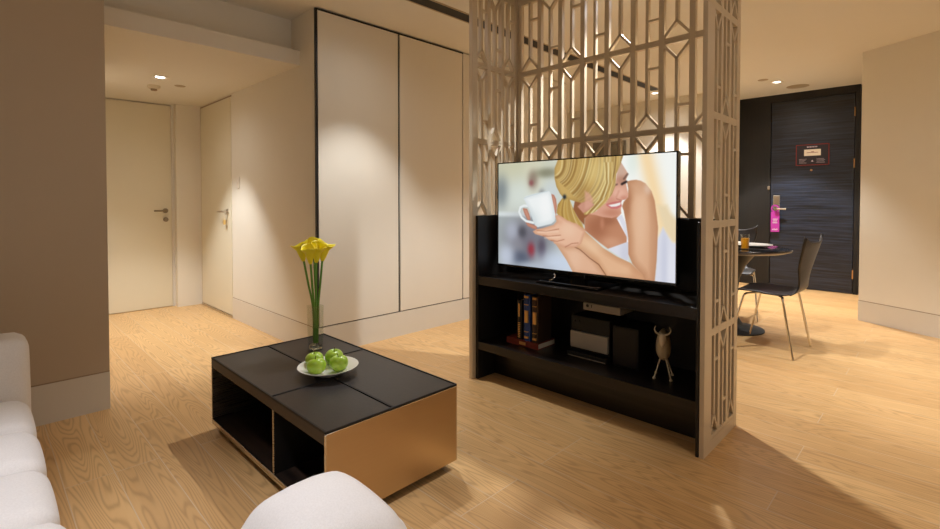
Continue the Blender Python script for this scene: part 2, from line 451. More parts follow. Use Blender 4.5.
for i in range(4):
    for x0, x1 in ((-0.142, -0.06 - 0.012 * (i % 3)), (0.045, 0.125 + 0.01 * (i % 2))):
        bm = new(); box(bm, x0, x1, -0.0090, -0.0075, -0.0525 - i * 0.016, -0.0495 - i * 0.016); obj('text_line', bm, M['ink'], sg)
bm = new()
quad_prism(bm, [(-0.012, 0), (0.014, 0), (0.001, 0.023)], -0.0012, 0.0012); bm.transform(Matrix.Translation((0, -0.0085, -0.085)) @ Matrix.Rotation(PI / 2, 4, 'X'))
obj('arrow_mark', bm, M['ink'], sg)
hg = thing('door_hanger', 'magenta do not disturb card hanging from the entrance door handle', 'door hanger', (-1.645, DY - 0.03, 1.05))
bm = new()
box(bm, -0.05, 0.05, -0.0012, 0.0012, -0.315, -0.045, 0.0008)
for i in range(20):
    a0, a1 = 2 * PI * i / 20, 2 * PI * (i + 1) / 20
    def P(a, r): return Vector((math.cos(a) * r, 0, math.sin(a) * r))
    pts = [P(a0, 0.033), P(a1, 0.033), P(a1, 0.05), P(a0, 0.05)]
    lo = [bm.verts.new(p + Vector((0, -0.0012, 0))) for p in pts]; hi = [bm.verts.new(p + Vector((0, 0.0012, 0))) for p in pts]
    for f in [lo, hi[::-1]] + [[lo[j], hi[j], hi[(j + 1) % 4], lo[(j + 1) % 4]] for j in range(4)]: bm.faces.new(f)
obj('card', bm, M['tag'], hg)
for i, wd in enumerate((0.052, 0.044, 0.056)):
    bm = new(); x = -wd / 2
    while x < wd / 2: box(bm, x, x + 0.007, -0.0026, -0.001, -0.15 - i * 0.024, -0.138 - i * 0.024); x += 0.0095
    obj('text_line', bm, M['ink'], hg)
bm = new()
for i in range(4): box(bm, -0.03 + i * 0.016, -0.02 + i * 0.016, -0.0026, -0.001, -0.29, -0.275 + (i % 2) * 0.006)
obj('emblem', bm, M['ink'], hg)

# ------------------------------------------------------------------ built-in wardrobe
wd = thing('wardrobe', 'tall cream built-in wardrobe with two flush doors edged by black gaps', 'wardrobe', (WX, 3.3, 0))
def W(x0, x1, y0, y1, z0, z1): return (x0 - WX, x1 - WX, y0 - 3.3, y1 - 3.3, z0, z1)
bm = new(); box(bm, *W(-3.95, WX - 0.022, WY + 0.002, 5.06, 0.0, CEIL - 0.002)); obj('carcass', bm, M['wall'], wd)
bm = new(); box(bm, *W(WX - 0.023, WX, WY + 0.0, 5.06, 0.0, 0.203)); obj('plinth', bm, M['base'], wd)
bm = new(); box(bm, *W(WX - 0.022, WX - 0.016, WY + 0.002, 3.30, 0.203, CEIL - 0.003)); obj('reveal', bm, M['black'], wd)
dr = None
for y0, y1 in ((WY + 0.016, 2.512), (2.534, 3.272)):
    bm = new(); box(bm, *W(WX - 0.017, WX, y0, y1, 0.212, 2.55), 0.0015); obj('door', bm, M['ward'], wd)
for y0, y1 in ((3.284, 4.16), (4.166, 5.06)):
    bm = new(); box(bm, *W(WX - 0.0215, WX, y0, y1, 0.212, 2.55), 0.0015); obj('side_panel', bm, M['ward'], wd)
bm = new(); box(bm, *W(WX - 0.022, WX + 0.0, WY - 0.001, WY + 0.012, 0.203, 2.562)); box(bm, *W(WX - 0.022, WX, WY, 3.28, 2.552, 2.562)); obj('edge_trim', bm, M['black'], wd)

# ------------------------------------------------------------------ room divider: three-sided fretwork screen
RZ = [0.058, 0.550, 1.043, 1.539, 2.032, 2.526]
def fret(bm, cols, zs, place, d=0.028, phase=0, seam=True):
    """lattice in (u, z); place(u, z, depth) gives the point. Bars of real section."""
    def bar(u0, z0, u1, z1, w, dd=d, ext=0.0):
        a, b = Vector((u0, z0)), Vector((u1, z1)); t = (b - a).normalized(); n = Vector((-t.y, t.x)) * w / 2
        a = a - t * ext; b = b + t * ext
        q = [a - n, b - n, b + n, a + n]
        lo = [bm.verts.new(place(p.x, p.y, -dd / 2)) for p in q]; hi = [bm.verts.new(place(p.x, p.y, dd / 2)) for p in q]
        for f in [lo[::-1], hi] + [[lo[i], lo[(i + 1) % 4], hi[(i + 1) % 4], hi[i]] for i in range(4)]: bm.faces.new(f)
    CW, RW, MW, DW = 0.030, 0.014, 0.017, 0.014
    for c in cols: bar(c, zs[0], c, zs[-1], CW)
    RO = 0.0095
    if not seam: RW, RO = 0.017, 0.008
    for r, (z0, z1) in enumerate(zip(zs, zs[1:])):
        s = 1 if r else 0
        bar(cols[0], z0 + RO, cols[-1], z0 + RO, RW, d * 0.97); bar(cols[0], z1 - RO, cols[-1], z1 - RO, RW, d * 0.97)
        if seam: bar(cols[0], z0, cols[-1], z0, 0.007, d * 0.7)
        for c, (u0, u1) in enumerate(zip(cols, cols[1:])):
            um = (u0 + u1) / 2; H = z1 - z0; hw = (u1 - u0) / 2 - CW / 2
            up = (r + c + phase) % 2 == 0          # triangle at the foot of the cell, else at its head
            f = (lambda z: z0 + z) if up else (lambda z: z1 - z)
            bar(um, f(0.018 + 0.080), um, f(H - 0.012), MW, d * 0.93)
            for sg_ in (-1, 1): bar(um + sg_ * (hw + 0.006), f(0.018), um, f(0.018 + 0.085), DW, d * 0.95, 0.004)
            bar(um, f(H - 0.135), u1, f(H - 0.135), 0.013, d * 0.91)
PL, PRI = -2.185, -0.766         # centre planes of the two wings
PB = 2.705
ZB = 0.0
rd = thing('room_divider', 'three-sided beige fretwork screen standing floor to ceiling around the television', 'room divider', (-1.48, 2.52, 0))
OX, OY = -1.48, 2.52
# left wing
bm = new()
fret(bm, [2.258, 2.395, 2.532, 2.669], RZ, lambda u, z, q: (PL + q - OX, u - OY, z), phase=0)
box(bm, PL - 0.015 - OX, PL + 0.015 - OX, 2.234 - OY, 2.282 - OY, 0, 2.568, 0.002); box(bm, PL - 0.0147 - OX, PL + 0.0147 - OX, 2.652 - OY, 2.72 - OY, 0, 2.568)
box(bm, PL - 0.0137 - OX, PL + 0.0137 - OX, 2.28 - OY, 2.66 - OY, 0, 0.06); box(bm, PL - 0.0137 - OX, PL + 0.0137 - OX, 2.28 - OY, 2.66 - OY, 2.525, 2.568)
obj('left_wing', bm, M['grille'], rd)
# right wing
bm = new()
fret(bm, [2.328, 2.447, 2.566, 2.685], RZ, lambda u, z, q: (PRI + q - OX, u - OY, z), 0.020, 0, False)
box(bm, PRI - 0.0105 - OX, PRI + 0.0105 - OX, 2.252 - OY, 2.342 - OY, 0, 2.568, 0.002); box(bm, PRI - 0.0105 - OX, PRI + 0.0105 - OX, 2.671 - OY, 2.72 - OY, 0, 2.568, 0.002)
box(bm, PRI - 0.0098 - OX, PRI + 0.0098 - OX, 2.335 - OY, 2.68 - OY, 0, 0.055); box(bm, PRI - 0.0098 - OX, PRI + 0.0098 - OX, 2.335 - OY, 2.68 - OY, 2.525, 2.568)
obj('right_wing', bm, M['grille'], rd)
# back
bm = new()
cols = [-2.152 + 0.1672 * i for i in range(9)]
fret(bm, cols, RZ[2:], lambda u, z, q: (u - OX, PB + q - OY, z), phase=0)
box(bm, -2.175 - OX, -0.774 - OX, PB - 0.0137 - OY, PB + 0.0137 - OY, 2.525, 2.568)
box(bm, -0.822 - OX, -0.776 - OX, PB - 0.0132 - OY, PB + 0.0132 - OY, 1.04, 2.568)  # filler strip added to block light leaking past the right wing
obj('back_screen', bm, M['grille'], rd)
bm = new(); box(bm, -2.171 - OX, -0.776 - OX, PB - 0.012 - OY, PB + 0.014 - OY, 0, 1.05); obj('lower_back', bm, M['taupe'], rd)
bm = new(); box(bm, PRI - 0.0135 - OX, PRI - 0.0108 - OX, 2.262 - OY, 2.69 - OY, 0, 1.05); obj('side_board', bm, M['taupe'], rd)

# ------------------------------------------------------------------ black media cabinet inside the divider
mc = thing('media_cabinet', 'black oak media cabinet with open shelves standing inside the beige screen', 'tv cabinet', (OX, OY, 0))
XL, XR = -2.168, -0.7795
def B(x0, x1, y0, y1, z0, z1, bev=0.0015, m='cab', name='shelf'):
    bm = new(); box(bm, x0 - OX, x1 - OX, y0 - OY, y1 - OY, z0, z1, bev); return obj(name, bm, M[m], mc)
B(XL, XL + 0.022, 2.262, 2.69, 0, 1.055, m='cabz', name='side_panel'); B(XR - 0.013, XR, 2.252, 2.69, 0, 1.055, m='cabz', name='side_panel')
B(XL + 0.022, XR - 0.013, 2.665, 2.69, 0, 1.055, m='cabz', name='back_panel')
B(XL + 0.022, XR - 0.013, 2.264, 2.665, 0.613, 0.668, name='top_shelf')
B(XL + 0.022, XR - 0.013, 2.264, 2.665, 0.194, 0.245, name='lower_shelf')
B(XL + 0.022, XR - 0.013, 2.425, 2.45, 0, 0.194, name='kick_board')

# ------------------------------------------------------------------ television
TVY = 2.40
tvx0, tvx1 = -2.094, -0.952
tvw = math.hypot(tvx1 - tvx0, 0.02); tva = math.atan2(0.02, tvx1 - tvx0)
tv = thing('television', 'large flat television on the black cabinet showing a woman holding a white mug', 'television', ((tvx0 + tvx1) / 2, TVY + 0.01, 0.668), tva)
h0, h1 = 0.743 - 0.668, 1.390 - 0.668
hwid = tvw / 2
bm = new()
box(bm, -hwid - 0.007, hwid + 0.007, 0.003, 0.040, h0 - 0.012, h1 + 0.007, 0.004)
for a in ((-hwid - 0.007, -hwid, h0 - 0.012, h1 + 0.007), (hwid, hwid + 0.007, h0 - 0.012, h1 + 0.007), (-hwid - 0.007, hwid + 0.007, h1, h1 + 0.007), (-hwid - 0.007, hwid + 0.007, h0 - 0.012, h0)):
    box(bm, a[0], a[1], -0.004, 0.006, a[2], a[3], 0.001)
box(bm, -hwid * 0.7, hwid * 0.7, 0.038, 0.075, h0 + 0.04, h0 + 0.42, 0.01)
obj('housing', bm, M['bezel'], tv)
bm = new()
pts = []
box(bm, -0.20, 0.20, -0.10, 0.16, 0.0, 0.012, 0.004); box(bm, -0.05, 0.05, 0.03, 0.065, 0.008, h0 + 0.1, 0.004)
tube(bm, smoothpath([(-0.2, -0.06, 0.014), (-0.16, -0.1, 0.016), (0.0, -0.106, 0.016), (0.16, -0.1, 0.016), (0.2, -0.06, 0.014)], 6), 0.004, 8)
obj('stand', bm, M['bezel'], tv)
bm = new(); tube(bm, smoothpath([(-0.155, -0.03, 0.012), (-0.125, -0.034, 0.022), (-0.11, -0.03, 0.04), (-0.125, -0.02, 0.052)], 5), 0.003, 8)
obj('stand_trim', bm, M['chrome'], tv, smooth=True)

# picture on the screen, painted into a colour grid
SH = {
'arm':[(0.775,0.788),(0.795,0.796),(0.818,0.799),(0.84,0.79),(0.862,0.768),(0.89,0.706),(0.905,0.631),(0.912,0.544),(0.915,0.51),(0.921,0.425),(0.919,0.311),(0.916,0.168),(0.907,-0.02),(0.861,-0.02),(0.852,0.036),(0.805,0.117),(0.784,0.195),(0.783,0.329),(0.772,0.446),(0.76,0.55),(0.752,0.584),(0.76,0.623),(0.781,0.661),(0.782,0.728)],
'face':[(0.743,0.952),(0.754,0.922),(0.769,0.882),(0.781,0.848),(0.771,0.81),(0.769,0.786),(0.773,0.748),(0.782,0.68),(0.778,0.654),(0.763,0.64),(0.752,0.637),(0.746,0.618),(0.75,0.594),(0.746,0.565),(0.747,0.537),(0.749,0.53),(0.738,0.508),(0.701,0.486),(0.654,0.493),(0.615,0.509),(0.576,0.516),(0.62,0.543),(0.67,0.643),(0.707,0.731),(0.719,0.779),(0.725,0.856)],
'neck':[(0.556,0.547),(0.615,0.517),(0.738,0.512),(0.727,0.489),(0.751,0.431),(0.775,0.336),(0.777,0.291),(0.682,0.226),(0.634,0.278),(0.556,0.374)],
'necksh':[(0.499,0.629),(0.571,0.653),(0.617,0.568),(0.555,0.48),(0.554,0.418),(0.523,0.467),(0.49,0.554)],
'top':[(0.724,0.486),(0.751,0.517),(0.769,0.454),(0.783,0.329),(0.786,0.136),(0.747,0.161),(0.68,0.224),(0.775,0.291),(0.779,0.328),(0.756,0.394)],
'fore2':[(0.381,0.247),(0.415,0.177),(0.453,0.094),(0.495,-0.02),(0.672,-0.02),(0.615,0.113),(0.555,0.2),(0.51,0.22),(0.444,0.223)],
'fore1':[(0.444,0.213),(0.473,0.284),(0.501,0.437),(0.556,0.383),(0.556,0.366),(0.654,0.232),(0.728,0.166),(0.796,0.123),(0.852,0.039),(0.865,-0.02),(0.672,-0.02),(0.615,0.11),(0.555,0.2),(0.51,0.214)],
'hand':[(0.241,0.341),(0.267,0.362),(0.306,0.375),(0.372,0.409),(0.392,0.443),(0.385,0.487),(0.399,0.505),(0.426,0.484),(0.454,0.456),(0.51,0.423),(0.56,0.369),(0.537,0.254),(0.51,0.22),(0.444,0.21),(0.405,0.227),(0.378,0.239),(0.371,0.256),(0.341,0.271),(0.324,0.294),(0.256,0.316)],
'f_a':[(0.191,0.426),(0.217,0.416),(0.267,0.393),(0.267,0.358),(0.244,0.364),(0.207,0.389)],
'f_b':[(0.359,0.694),(0.376,0.683),(0.388,0.646),(0.393,0.582),(0.387,0.48),(0.375,0.48)],
'f_c':[(0.172,0.561),(0.202,0.554),(0.218,0.5),(0.225,0.447),(0.207,0.446),(0.186,0.5)],
'mug':[(0.178,0.654),(0.195,0.676),(0.246,0.697),(0.336,0.722),(0.349,0.715),(0.358,0.689),(0.372,0.592),(0.38,0.529),(0.385,0.505),(0.38,0.446),(0.359,0.418),(0.306,0.395),(0.273,0.381),(0.254,0.401),(0.239,0.455),(0.223,0.531)],
'mugrim':[(0.183,0.657),(0.223,0.679),(0.336,0.72)],
'handle':[(0.215,0.58),(0.181,0.584),(0.156,0.567),(0.148,0.522),(0.164,0.471),(0.196,0.435),(0.244,0.422)],
'hair':[(0.405,1.03),(0.378,0.927),(0.378,0.837),(0.39,0.759),(0.412,0.694),(0.434,0.655),(0.457,0.647),(0.499,0.627),(0.536,0.612),(0.574,0.631),(0.609,0.597),(0.578,0.548),(0.548,0.527),(0.555,0.505),(0.602,0.528),(0.666,0.611),(0.7,0.687),(0.717,0.758),(0.721,0.852),(0.739,0.921),(0.759,1.02)],
'pony':[(0.427,0.655),(0.398,0.596),(0.392,0.519),(0.426,0.458),(0.482,0.435),(0.554,0.373),(0.542,0.43),(0.51,0.496),(0.487,0.571),(0.466,0.655)],
'pinkcheek':[(0.536,0.612),(0.574,0.631),(0.609,0.597),(0.578,0.548),(0.548,0.522),(0.515,0.579)],
'earskin':[(0.556,0.716),(0.582,0.695),(0.602,0.644),(0.595,0.583),(0.569,0.563),(0.556,0.557)],
'teeth':[(0.681,0.594),(0.713,0.603),(0.743,0.617),(0.742,0.596),(0.722,0.584),(0.698,0.58)],
'lip':[(0.677,0.596),(0.698,0.574),(0.725,0.574),(0.744,0.592)],
'uplip':[(0.677,0.599),(0.707,0.613),(0.743,0.623)],
'eye':[(0.75,0.768),(0.76,0.777),(0.771,0.786)],
'eye2':[(0.716,0.76),(0.726,0.767)],
'brow':[(0.76,0.811),(0.777,0.848)],
'strap_r':[(0.915,0.311),(0.943,0.426),(0.984,0.31),(1.02,0.297),(1.02,-0.02),(0.907,-0.02),(0.916,0.168)],
'cream':[(0.917,0.595),(0.931,0.51),(0.951,0.398),(0.984,0.31),(1.02,0.297),(1.02,0.457),(0.975,0.539),(0.959,0.595)],
}
GW, GH = 400, 226
def screen_picture():
    U, V = np.meshgrid((np.arange(GW) + .5) / GW, (np.arange(GH) + .5) / GH)
    asp = 1.77
    X, Y = U * asp, V
    img = np.zeros((GH, GW, 3))
    def col(*c): return np.array(c, float) / 255
    def over(mask, c):
        nonlocal img
        c = np.asarray(c) if not isinstance(c, tuple) else col(*c)
        img = img * (1 - mask[..., None]) + c * mask[..., None]
    def sdf(poly):
        P = np.array(poly) * np.array([asp, 1.0]); d = np.full(X.shape, 9.0); ins = np.zeros(X.shape, bool)
        for (x0, y0), (x1, y1) in zip(P, np.roll(P, -1, 0)):
            ex, ey = x1 - x0, y1 - y0; t = np.clip(((X - x0) * ex + (Y - y0) * ey) / (ex * ex + ey * ey + 1e-12), 0, 1)
            d = np.minimum(d, np.hypot(X - x0 - t * ex, Y - y0 - t * ey))
            cr = ((y0 > Y) != (y1 > Y)) & (X < (x1 - x0) * (Y - y0) / (y1 - y0 + 1e-12) + x0)
            ins ^= cr
        return np.where(ins, d, -d)
    def poly(p, soft=0.005): s = sdf(p); return np.clip(s / soft + .5, 0, 1), s
    def stroke(p, w, soft=0.004):
        P = np.array(p) * np.array([asp, 1.0]); d = np.full(X.shape, 9.0)
        for (x0, y0), (x1, y1) in zip(P, P[1:]):
            ex, ey = x1 - x0, y1 - y0; t = np.clip(((X - x0) * ex + (Y - y0) * ey) / (ex * ex + ey * ey + 1e-12), 0, 1)
            d = np.minimum(d, np.hypot(X - x0 - t * ex, Y - y0 - t * ey))
        return np.clip((w - d) / soft + .5, 0, 1)
    def blob(u, v, ru, rv, k=1.0): return np.exp(-(((U - u) / ru) ** 2 + ((V - v) / rv) ** 2) ** 1.3) * k
    # out-of-focus room behind
    img[:] = col(212, 218, 208)
    over(blob(.08, 1.0, .3, .2, .8), (206, 204, 172)); over(blob(.24, .85, .06, .25, .6), (226, 222, 196))
    over(blob(.02, .72, .055, .16, .75), (112, 122, 128)); over(blob(.17, .68, .10, .14, .5), (224, 234, 228))
    over(blob(.24, .83, .035, .09, .7), (128, 104, 92)); over(blob(.23, .80, .016, .03, .6), (140, 60, 70)); over(blob(.33, .89, .08, .05, .7), (118, 116, 92)); over(blob(.30, .69, .022, .05, .7), (106, 106, 116))
    over(blob(.36, .72, .05, .1, .5), (206, 216, 226))
    over(np.clip((.535 - V) / .03, 0, 1) * np.clip((.42 - U) / .1, 0, 1), (222, 230, 230)); over(np.clip((.49 - V) / .03, 0, 1) * np.clip((.45 - U) / .1, 0, 1), (172, 180, 180))
    over(blob(.20, .25, .16, .22, .85), (112, 108, 122)); over(blob(.10, .33, .05, .1, .6), (196, 202, 220)); over(blob(.14, .18, .04, .1, .6), (150, 150, 158)); over(blob(.17, .33, .03, .06, .7), (70, 70, 78))
    over(blob(.23, .16, .025, .07, .85), (160, 44, 56)); over(blob(.30, .18, .028, .1, .75), (78, 66, 84)); over(blob(.15, .07, .08, .08, .7), (66, 76, 100)); over(blob(.06, .08, .06, .12, .8), (206, 214, 232))
    over(blob(.42, .06, .14, .12, .9), (206, 218, 238)); over(blob(.25, .0, .14, .05, .7), (188, 198, 214))
    # bright right side with a warm curtain band
    over(np.clip((U - .60) / .1, 0, 1) * np.clip((V - .2) / .1, 0, 1), (250, 252, 248))
    cx_ = .865 + (.98 - V) * .14
    over(np.exp(-((U - cx_) / .042) ** 2) * np.clip((V - .25) / .1, 0, 1) * .9, (252, 220, 168)); over(blob(.80, .95, .03, .12, .35), (206, 226, 214))
    over(poly(SH['cream'], .04)[0], (238, 218, 180)); m, s = poly(SH['strap_r'], .02); over(m, (222, 224, 236)); over(m * blob(.95, .15, .015, .3, .5), (196, 200, 220)); over(m * blob(.985, .1, .02, .2, .4), (244, 244, 250))
    # neck, vest, shoulder
    m, s = poly(SH['neck'], .01); over(m, (196, 138, 106)); over(m * blob(.62, .40, .06, .10, .7), (160, 100, 72)); over(m * blob(.68, .47, .05, .05, .6), (150, 92, 66)); over(m * blob(.70, .28, .05, .05, .6), (220, 168, 136)); over(m * blob(.65, .44, .012, .05, .5), (214, 150, 120))
    m, s = poly(SH['necksh'], .01); over(m, (150, 96, 62))
    m, s = poly(SH['top'], .006); over(m, (226, 226, 236)); over(m * blob(.77, .2, .03, .12, .5), (196, 198, 214)); over(m * stroke([(.735, .47), (.765, .36), (.779, .3)], .007), (250, 250, 255))
    m, s = poly(SH['arm'], .007); e = np.clip(s / .07, 0, 1)
    over(m, (222, 174, 138)); over(m * (1 - e) * .8, (184, 128, 92)); over(m * blob(.84, .5, .035, .35, .6), (238, 200, 168)); over(m * blob(.83, .73, .045, .06, .5), (206, 158, 124)); over(m * blob(.775, .60, .022, .12, .8), (172, 116, 82)); over(m * blob(.875, .73, .02, .05, .5), (244, 226, 210)); over(m * blob(.90, .3, .02, .3, .5), (206, 158, 124))
    # face
    m, s = poly(SH['face'], .006); e = np.clip(s / .05, 0, 1)
    over(m, (222, 166, 142)); over(m * blob(.745, .88, .03, .1, .8), (206, 178, 160)); over(m * blob(.75, .80, .03, .04, .7), (176, 126, 104)); over(m * blob(.735, .69, .035, .05, .7), (240, 192, 170)); over(m * blob(.70, .62, .03, .05, .5), (206, 140, 118)); over(m * blob(.70, .53, .05, .035, .7), (192, 128, 102)); over(m * blob(.76, .655, .018, .02, .6), (202, 132, 112))
    over(stroke([(.724, .647), (.749, .633), (.772, .645)], .004, .008) * m * .6, (160, 92, 76)); over(stroke([(.735, .71), (.722, .662)], .005, .02) * m * .5, (190, 124, 104))
    over(stroke(SH['uplip'], .008, .008), (200, 118, 112)); over(stroke(SH['lip'], .010, .008), (206, 120, 118)); over(poly(SH['teeth'], .005)[0], (244, 242, 238))
    over(stroke(SH['eye'], .010, .01), (52, 40, 40)); over(stroke(SH['eye2'], .006, .012) * .8, (92, 66, 60)); over(stroke(SH['brow'], .008, .012) * .8, (98, 74, 64))
    # hair: strands sweep from the crown at the top right down and to the left
    def strands(mask, base, seeds, n, start, end, bow, wr):
        over(mask, base); r_ = np.random.RandomState(seeds)
        tones = [(148, 112, 58), (236, 216, 150), (216, 184, 112), (180, 142, 78), (242, 228, 176), (120, 88, 46)]
        for i in range(n):
            f = r_.rand(); a = np.array(start(f)); b = np.array(end(f)); c = (a + b) / 2 + np.array(bow(f))
            t = np.linspace(0, 1, 14)[:, None]; q = (1 - t) ** 2 * a + 2 * t * (1 - t) * c + t * t * b
            over(mask * stroke(q, wr * (.3 + r_.rand()), .009) * (.22 + .35 * r_.rand()), tones[r_.randint(len(tones))])
    m, s = poly(SH['pony'], .006)
    strands(m, (190, 152, 80), 5, 26, lambda f: (.425 + .06 * f, .66), lambda f: (.39 + .17 * f, .50 - .13 * f), lambda f: (-.02, -.03), .006)
    m, s = poly(SH['hair'], .006)
    strands(m, (206, 172, 104), 11, 150, lambda f: (.42 + .34 * f, 1.03), lambda f: (.375 + .24 * f, .86 - .36 * f), lambda f: (.035 - .02 * f + .05 * (f > .6), -.06 - .05 * f), .006)
    over(m * (1 - np.clip(s / .03, 0, 1)) * .35, (140, 106, 56)); over(m * blob(.54, .70, .05, .10, .45), (150, 112, 62)); over(m * blob(.62, .88, .06, .1, .3), (240, 224, 160))
    over(poly(SH['pinkcheek'], .012)[0], (206, 150, 128)); over(poly(SH['earskin'], .02)[0] * .75, (222, 168, 146))
    for f in (0, .25, .5, .75, 1): over(stroke([(.66 + .04 * f, .95), (.665 + .035 * f, .78), (.63 + .05 * f, .64), (.565 + .05 * f, .52)], .006, .008) * (m > .5) * .8, [(238, 220, 156), (160, 124, 66), (244, 230, 178), (196, 160, 92), (230, 206, 140)][int(f * 4)])
    over(blob(.439, .666, .011, .022), (40, 48, 56))
    # forearms and hands
    m, s = poly(SH['fore2'], .006); e = np.clip(s / .05, 0, 1); over(m, (228, 182, 150)); over(m * (1 - e) * .6, (196, 144, 108)); over(m * blob(.5, .12, .04, .1, .4), (240, 204, 176))
    m, s = poly(SH['fore1'], .006); e = np.clip(s / .06, 0, 1); over(m, (230, 184, 146)); over(m * (1 - e) * .6, (192, 136, 96)); over(m * blob(.60, .25, .07, .08, .5), (242, 208, 174)); over(m * blob(.82, .04, .03, .06, .5), (206, 150, 112))
    over(stroke([(.501, .219), (.528, .203), (.555, .171), (.583, .135), (.634, .085), (.672, .0)], .004, .006) * .85, (120, 74, 50))
    for k_ in ('f_a', 'f_b', 'f_c'): m, s = poly(SH[k_], .006); over(m, (206, 148, 126)); over(m * (1 - np.clip(s / .02, 0, 1)) * .5, (160, 96, 78))
    m, s = poly(SH['hand'], .006); e = np.clip(s / .03, 0, 1); over(m, (234, 188, 158)); over(m * (1 - e) * .55, (196, 138, 108)); over(m * blob(.46, .37, .05, .07, .5), (242, 208, 180)); over(m * blob(.41, .44, .02, .03, .4), (214, 160, 130))
    for p in ([(.267, .35), (.326, .346), (.406, .374)], [(.306, .303), (.346, .302), (.417, .319)], [(.356, .264), (.396, .261), (.437, .281)], [(.444, .213), (.482, .249), (.519, .259)]): over(stroke(p, .0035, .006) * .8, (168, 106, 82))
    for p in ([(.275, .335), (.40, .35)], [(.32, .285), (.41, .30)]): over(stroke(p, .008, .015) * .45, (250, 222, 198))
    # mug
    over(stroke(SH['handle'], .0115, .005), (236, 242, 242)); over(stroke([(.205, .565), (.185, .568), (.166, .555), (.160, .52)], .004, .006) * .6, (190, 200, 202))
    m, s = poly(SH['mug'], .006); e = np.clip(s / .05, 0, 1); over(m, (244, 248, 248)); over(m * (1 - e) * .45, (196, 208, 212)); over(m * blob(.24, .45, .05, .09, .45), (200, 212, 214)); over(m * blob(.32, .6, .04, .12, .6), (255, 255, 255)); over(stroke(SH['mugrim'], .004, .005), (206, 218, 220))
    pad = np.pad(img, ((1, 1), (1, 1), (0, 0)), 'edge')              # the photograph on the screen is a little soft
    img = .4 * img + .15 * (pad[:-2, 1:-1] + pad[2:, 1:-1] + pad[1:-1, :-2] + pad[1:-1, 2:])
    return np.clip(img, 0, 1)
img = screen_picture()
imgl = np.where(img <= 0.04045, img / 12.92, ((img + 0.055) / 1.055) ** 2.4)
me = bpy.data.meshes.new('screen')
gx, gz = np.meshgrid(np.linspace(-hwid, hwid, GW + 1), np.linspace(h0, h1, GH + 1))
vco = np.stack([gx.ravel(), np.full(gx.size, 0.0), gz.ravel()], 1)
ii, jj = np.meshgrid(np.arange(GW), np.arange(GH)); v0 = (jj * (GW + 1) + ii).ravel()
faces = np.stack([v0, v0 + 1, v0 + GW + 2, v0 + GW + 1], 1)
me.vertices.add(len(vco)); me.vertices.foreach_set('co', vco.ravel())
me.loops.add(faces.size); me.loops.foreach_set('vertex_index', faces.ravel())
me.polygons.add(len(faces)); me.polygons.foreach_set('loop_start', np.arange(0, faces.size, 4)); me.polygons.foreach_set('loop_total', np.full(len(faces), 4))
me.update()
ca = me.color_attributes.new('picture', 'FLOAT_COLOR', 'CORNER')
cc = np.ones((len(faces), 4, 4)); cc[:, :, :3] = imgl.reshape(-1, 1, 3); ca.data.foreach_set('color', cc.ravel())
t = NT('lit television picture'); at_ = t.add('ShaderNodeAttribute', attribute_name='picture')
t.link(at_.outputs['Color'], t.b.inputs['Emission Color']); t.b.inputs['Emission Strength'].default_value = 0.92
t.b.inputs['Base Color'].default_value = (0.01, 0.01, 0.01, 1); t.b.inputs['Roughness'].default_value = 0.35; t.b.inputs['Specular IOR Level'].default_value = 0.2
me.materials.append(t.m)
so = bpy.data.objects.new('screen', me); COL.objects.link(so); so.parent = tv; so.location = (0, 0.0015, 0)

# ------------------------------------------------------------------ things on the cabinet shelf
ZS = 0.245
bk = thing('book', 'red brown book lying flat under the upright books on the cabinet shelf', 'book', (-1.88, 2.46, ZS))
bm = new(); box(bm, -0.125, 0.125, -0.08, 0.10, 0, 0.004); box(bm, -0.125, 0.125, -0.08, 0.10, 0.034, 0.038); box(bm, -0.125, 0.125, -0.083, -0.078, 0, 0.038, 0.002); obj('cover', bm, M['bookred'], bk)
bm = new(); box(bm, -0.121, 0.121, -0.078, 0.096, 0.004, 0.034); obj('pages', bm, M['paper'], bk)
bm = new(); box(bm, -0.02, 0.03, -0.0845, -0.082, 0.010, 0.028); obj('title_label', bm, M['gold'], bk)
for lab, x, wd_, ht, mat, kind in (('slim black book with gold spine lettering, leftmost upright on the shelf', -1.905, 0.036, 0.245, 'bookblack', 0),
                                   ('blue book with gold spine label between two dark upright books', -1.846, 0.050, 0.288, 'bookblue', 1),
                                   ('dark brown book with gold spine label, rightmost of the three upright books', -1.784, 0.046, 0.285, 'bookbrown', 1)):
    o = thing('book', lab, 'book', (x, 2.45, ZS + 0.038))
    bm = new(); h2 = wd_ / 2
    box(bm, -h2, h2, -0.065, -0.061, 0, ht, 0.0015); box(bm, -h2, -h2 + 0.003, -0.063, 0.075, 0, ht); box(bm, h2 - 0.003, h2, -0.063, 0.075, 0, ht)
    tube(bm, [(0, -0.060, 0.001), (0, -0.060, ht - 0.001)], h2 * 0.55, 12)
    obj('cover', bm, M[mat], o)
    bm = new(); box(bm, -h2 + 0.003, h2 - 0.003, -0.061, 0.072, 0.004, ht - 0.004); obj('pages', bm, M['paper'], o)
    bm = new(); f = -0.060 - h2 * 0.55
    if kind:
        bands = [(.5, .40, .66, 'title_label')] + [(.6, z, z + (.012 if .1 < z < .9 else .045), 'gold_band') for z in (.06, .20, .78, .93)]
    else:
        bands = [(.3, .58, .92, 'title_label')] + [(.42, .05 + .045 * i, .075 + .045 * i, 'gold_letter') for i in range(9)]
    bm.free()
    for w_, z0, z1, nm in bands:
        bm = new(); box(bm, -h2 * w_, h2 * w_, f - 0.001, f + 0.008, ht * z0, ht * z1); obj(nm, bm, M['gold'], o)
hb = thing('connection_box', 'flat silver connection box fixed under the cabinet top shelf', 'media box', (-1.375, 2.53, 0.613))
bm = new(); box(bm, -0.115, 0.115, -0.08, 0.12, -0.088, -0.046, 0.003); box(bm, -0.1, 0.1, -0.02, 0.1, -0.047, 0.0); obj('casing', bm, M['silverplastic'], hb)
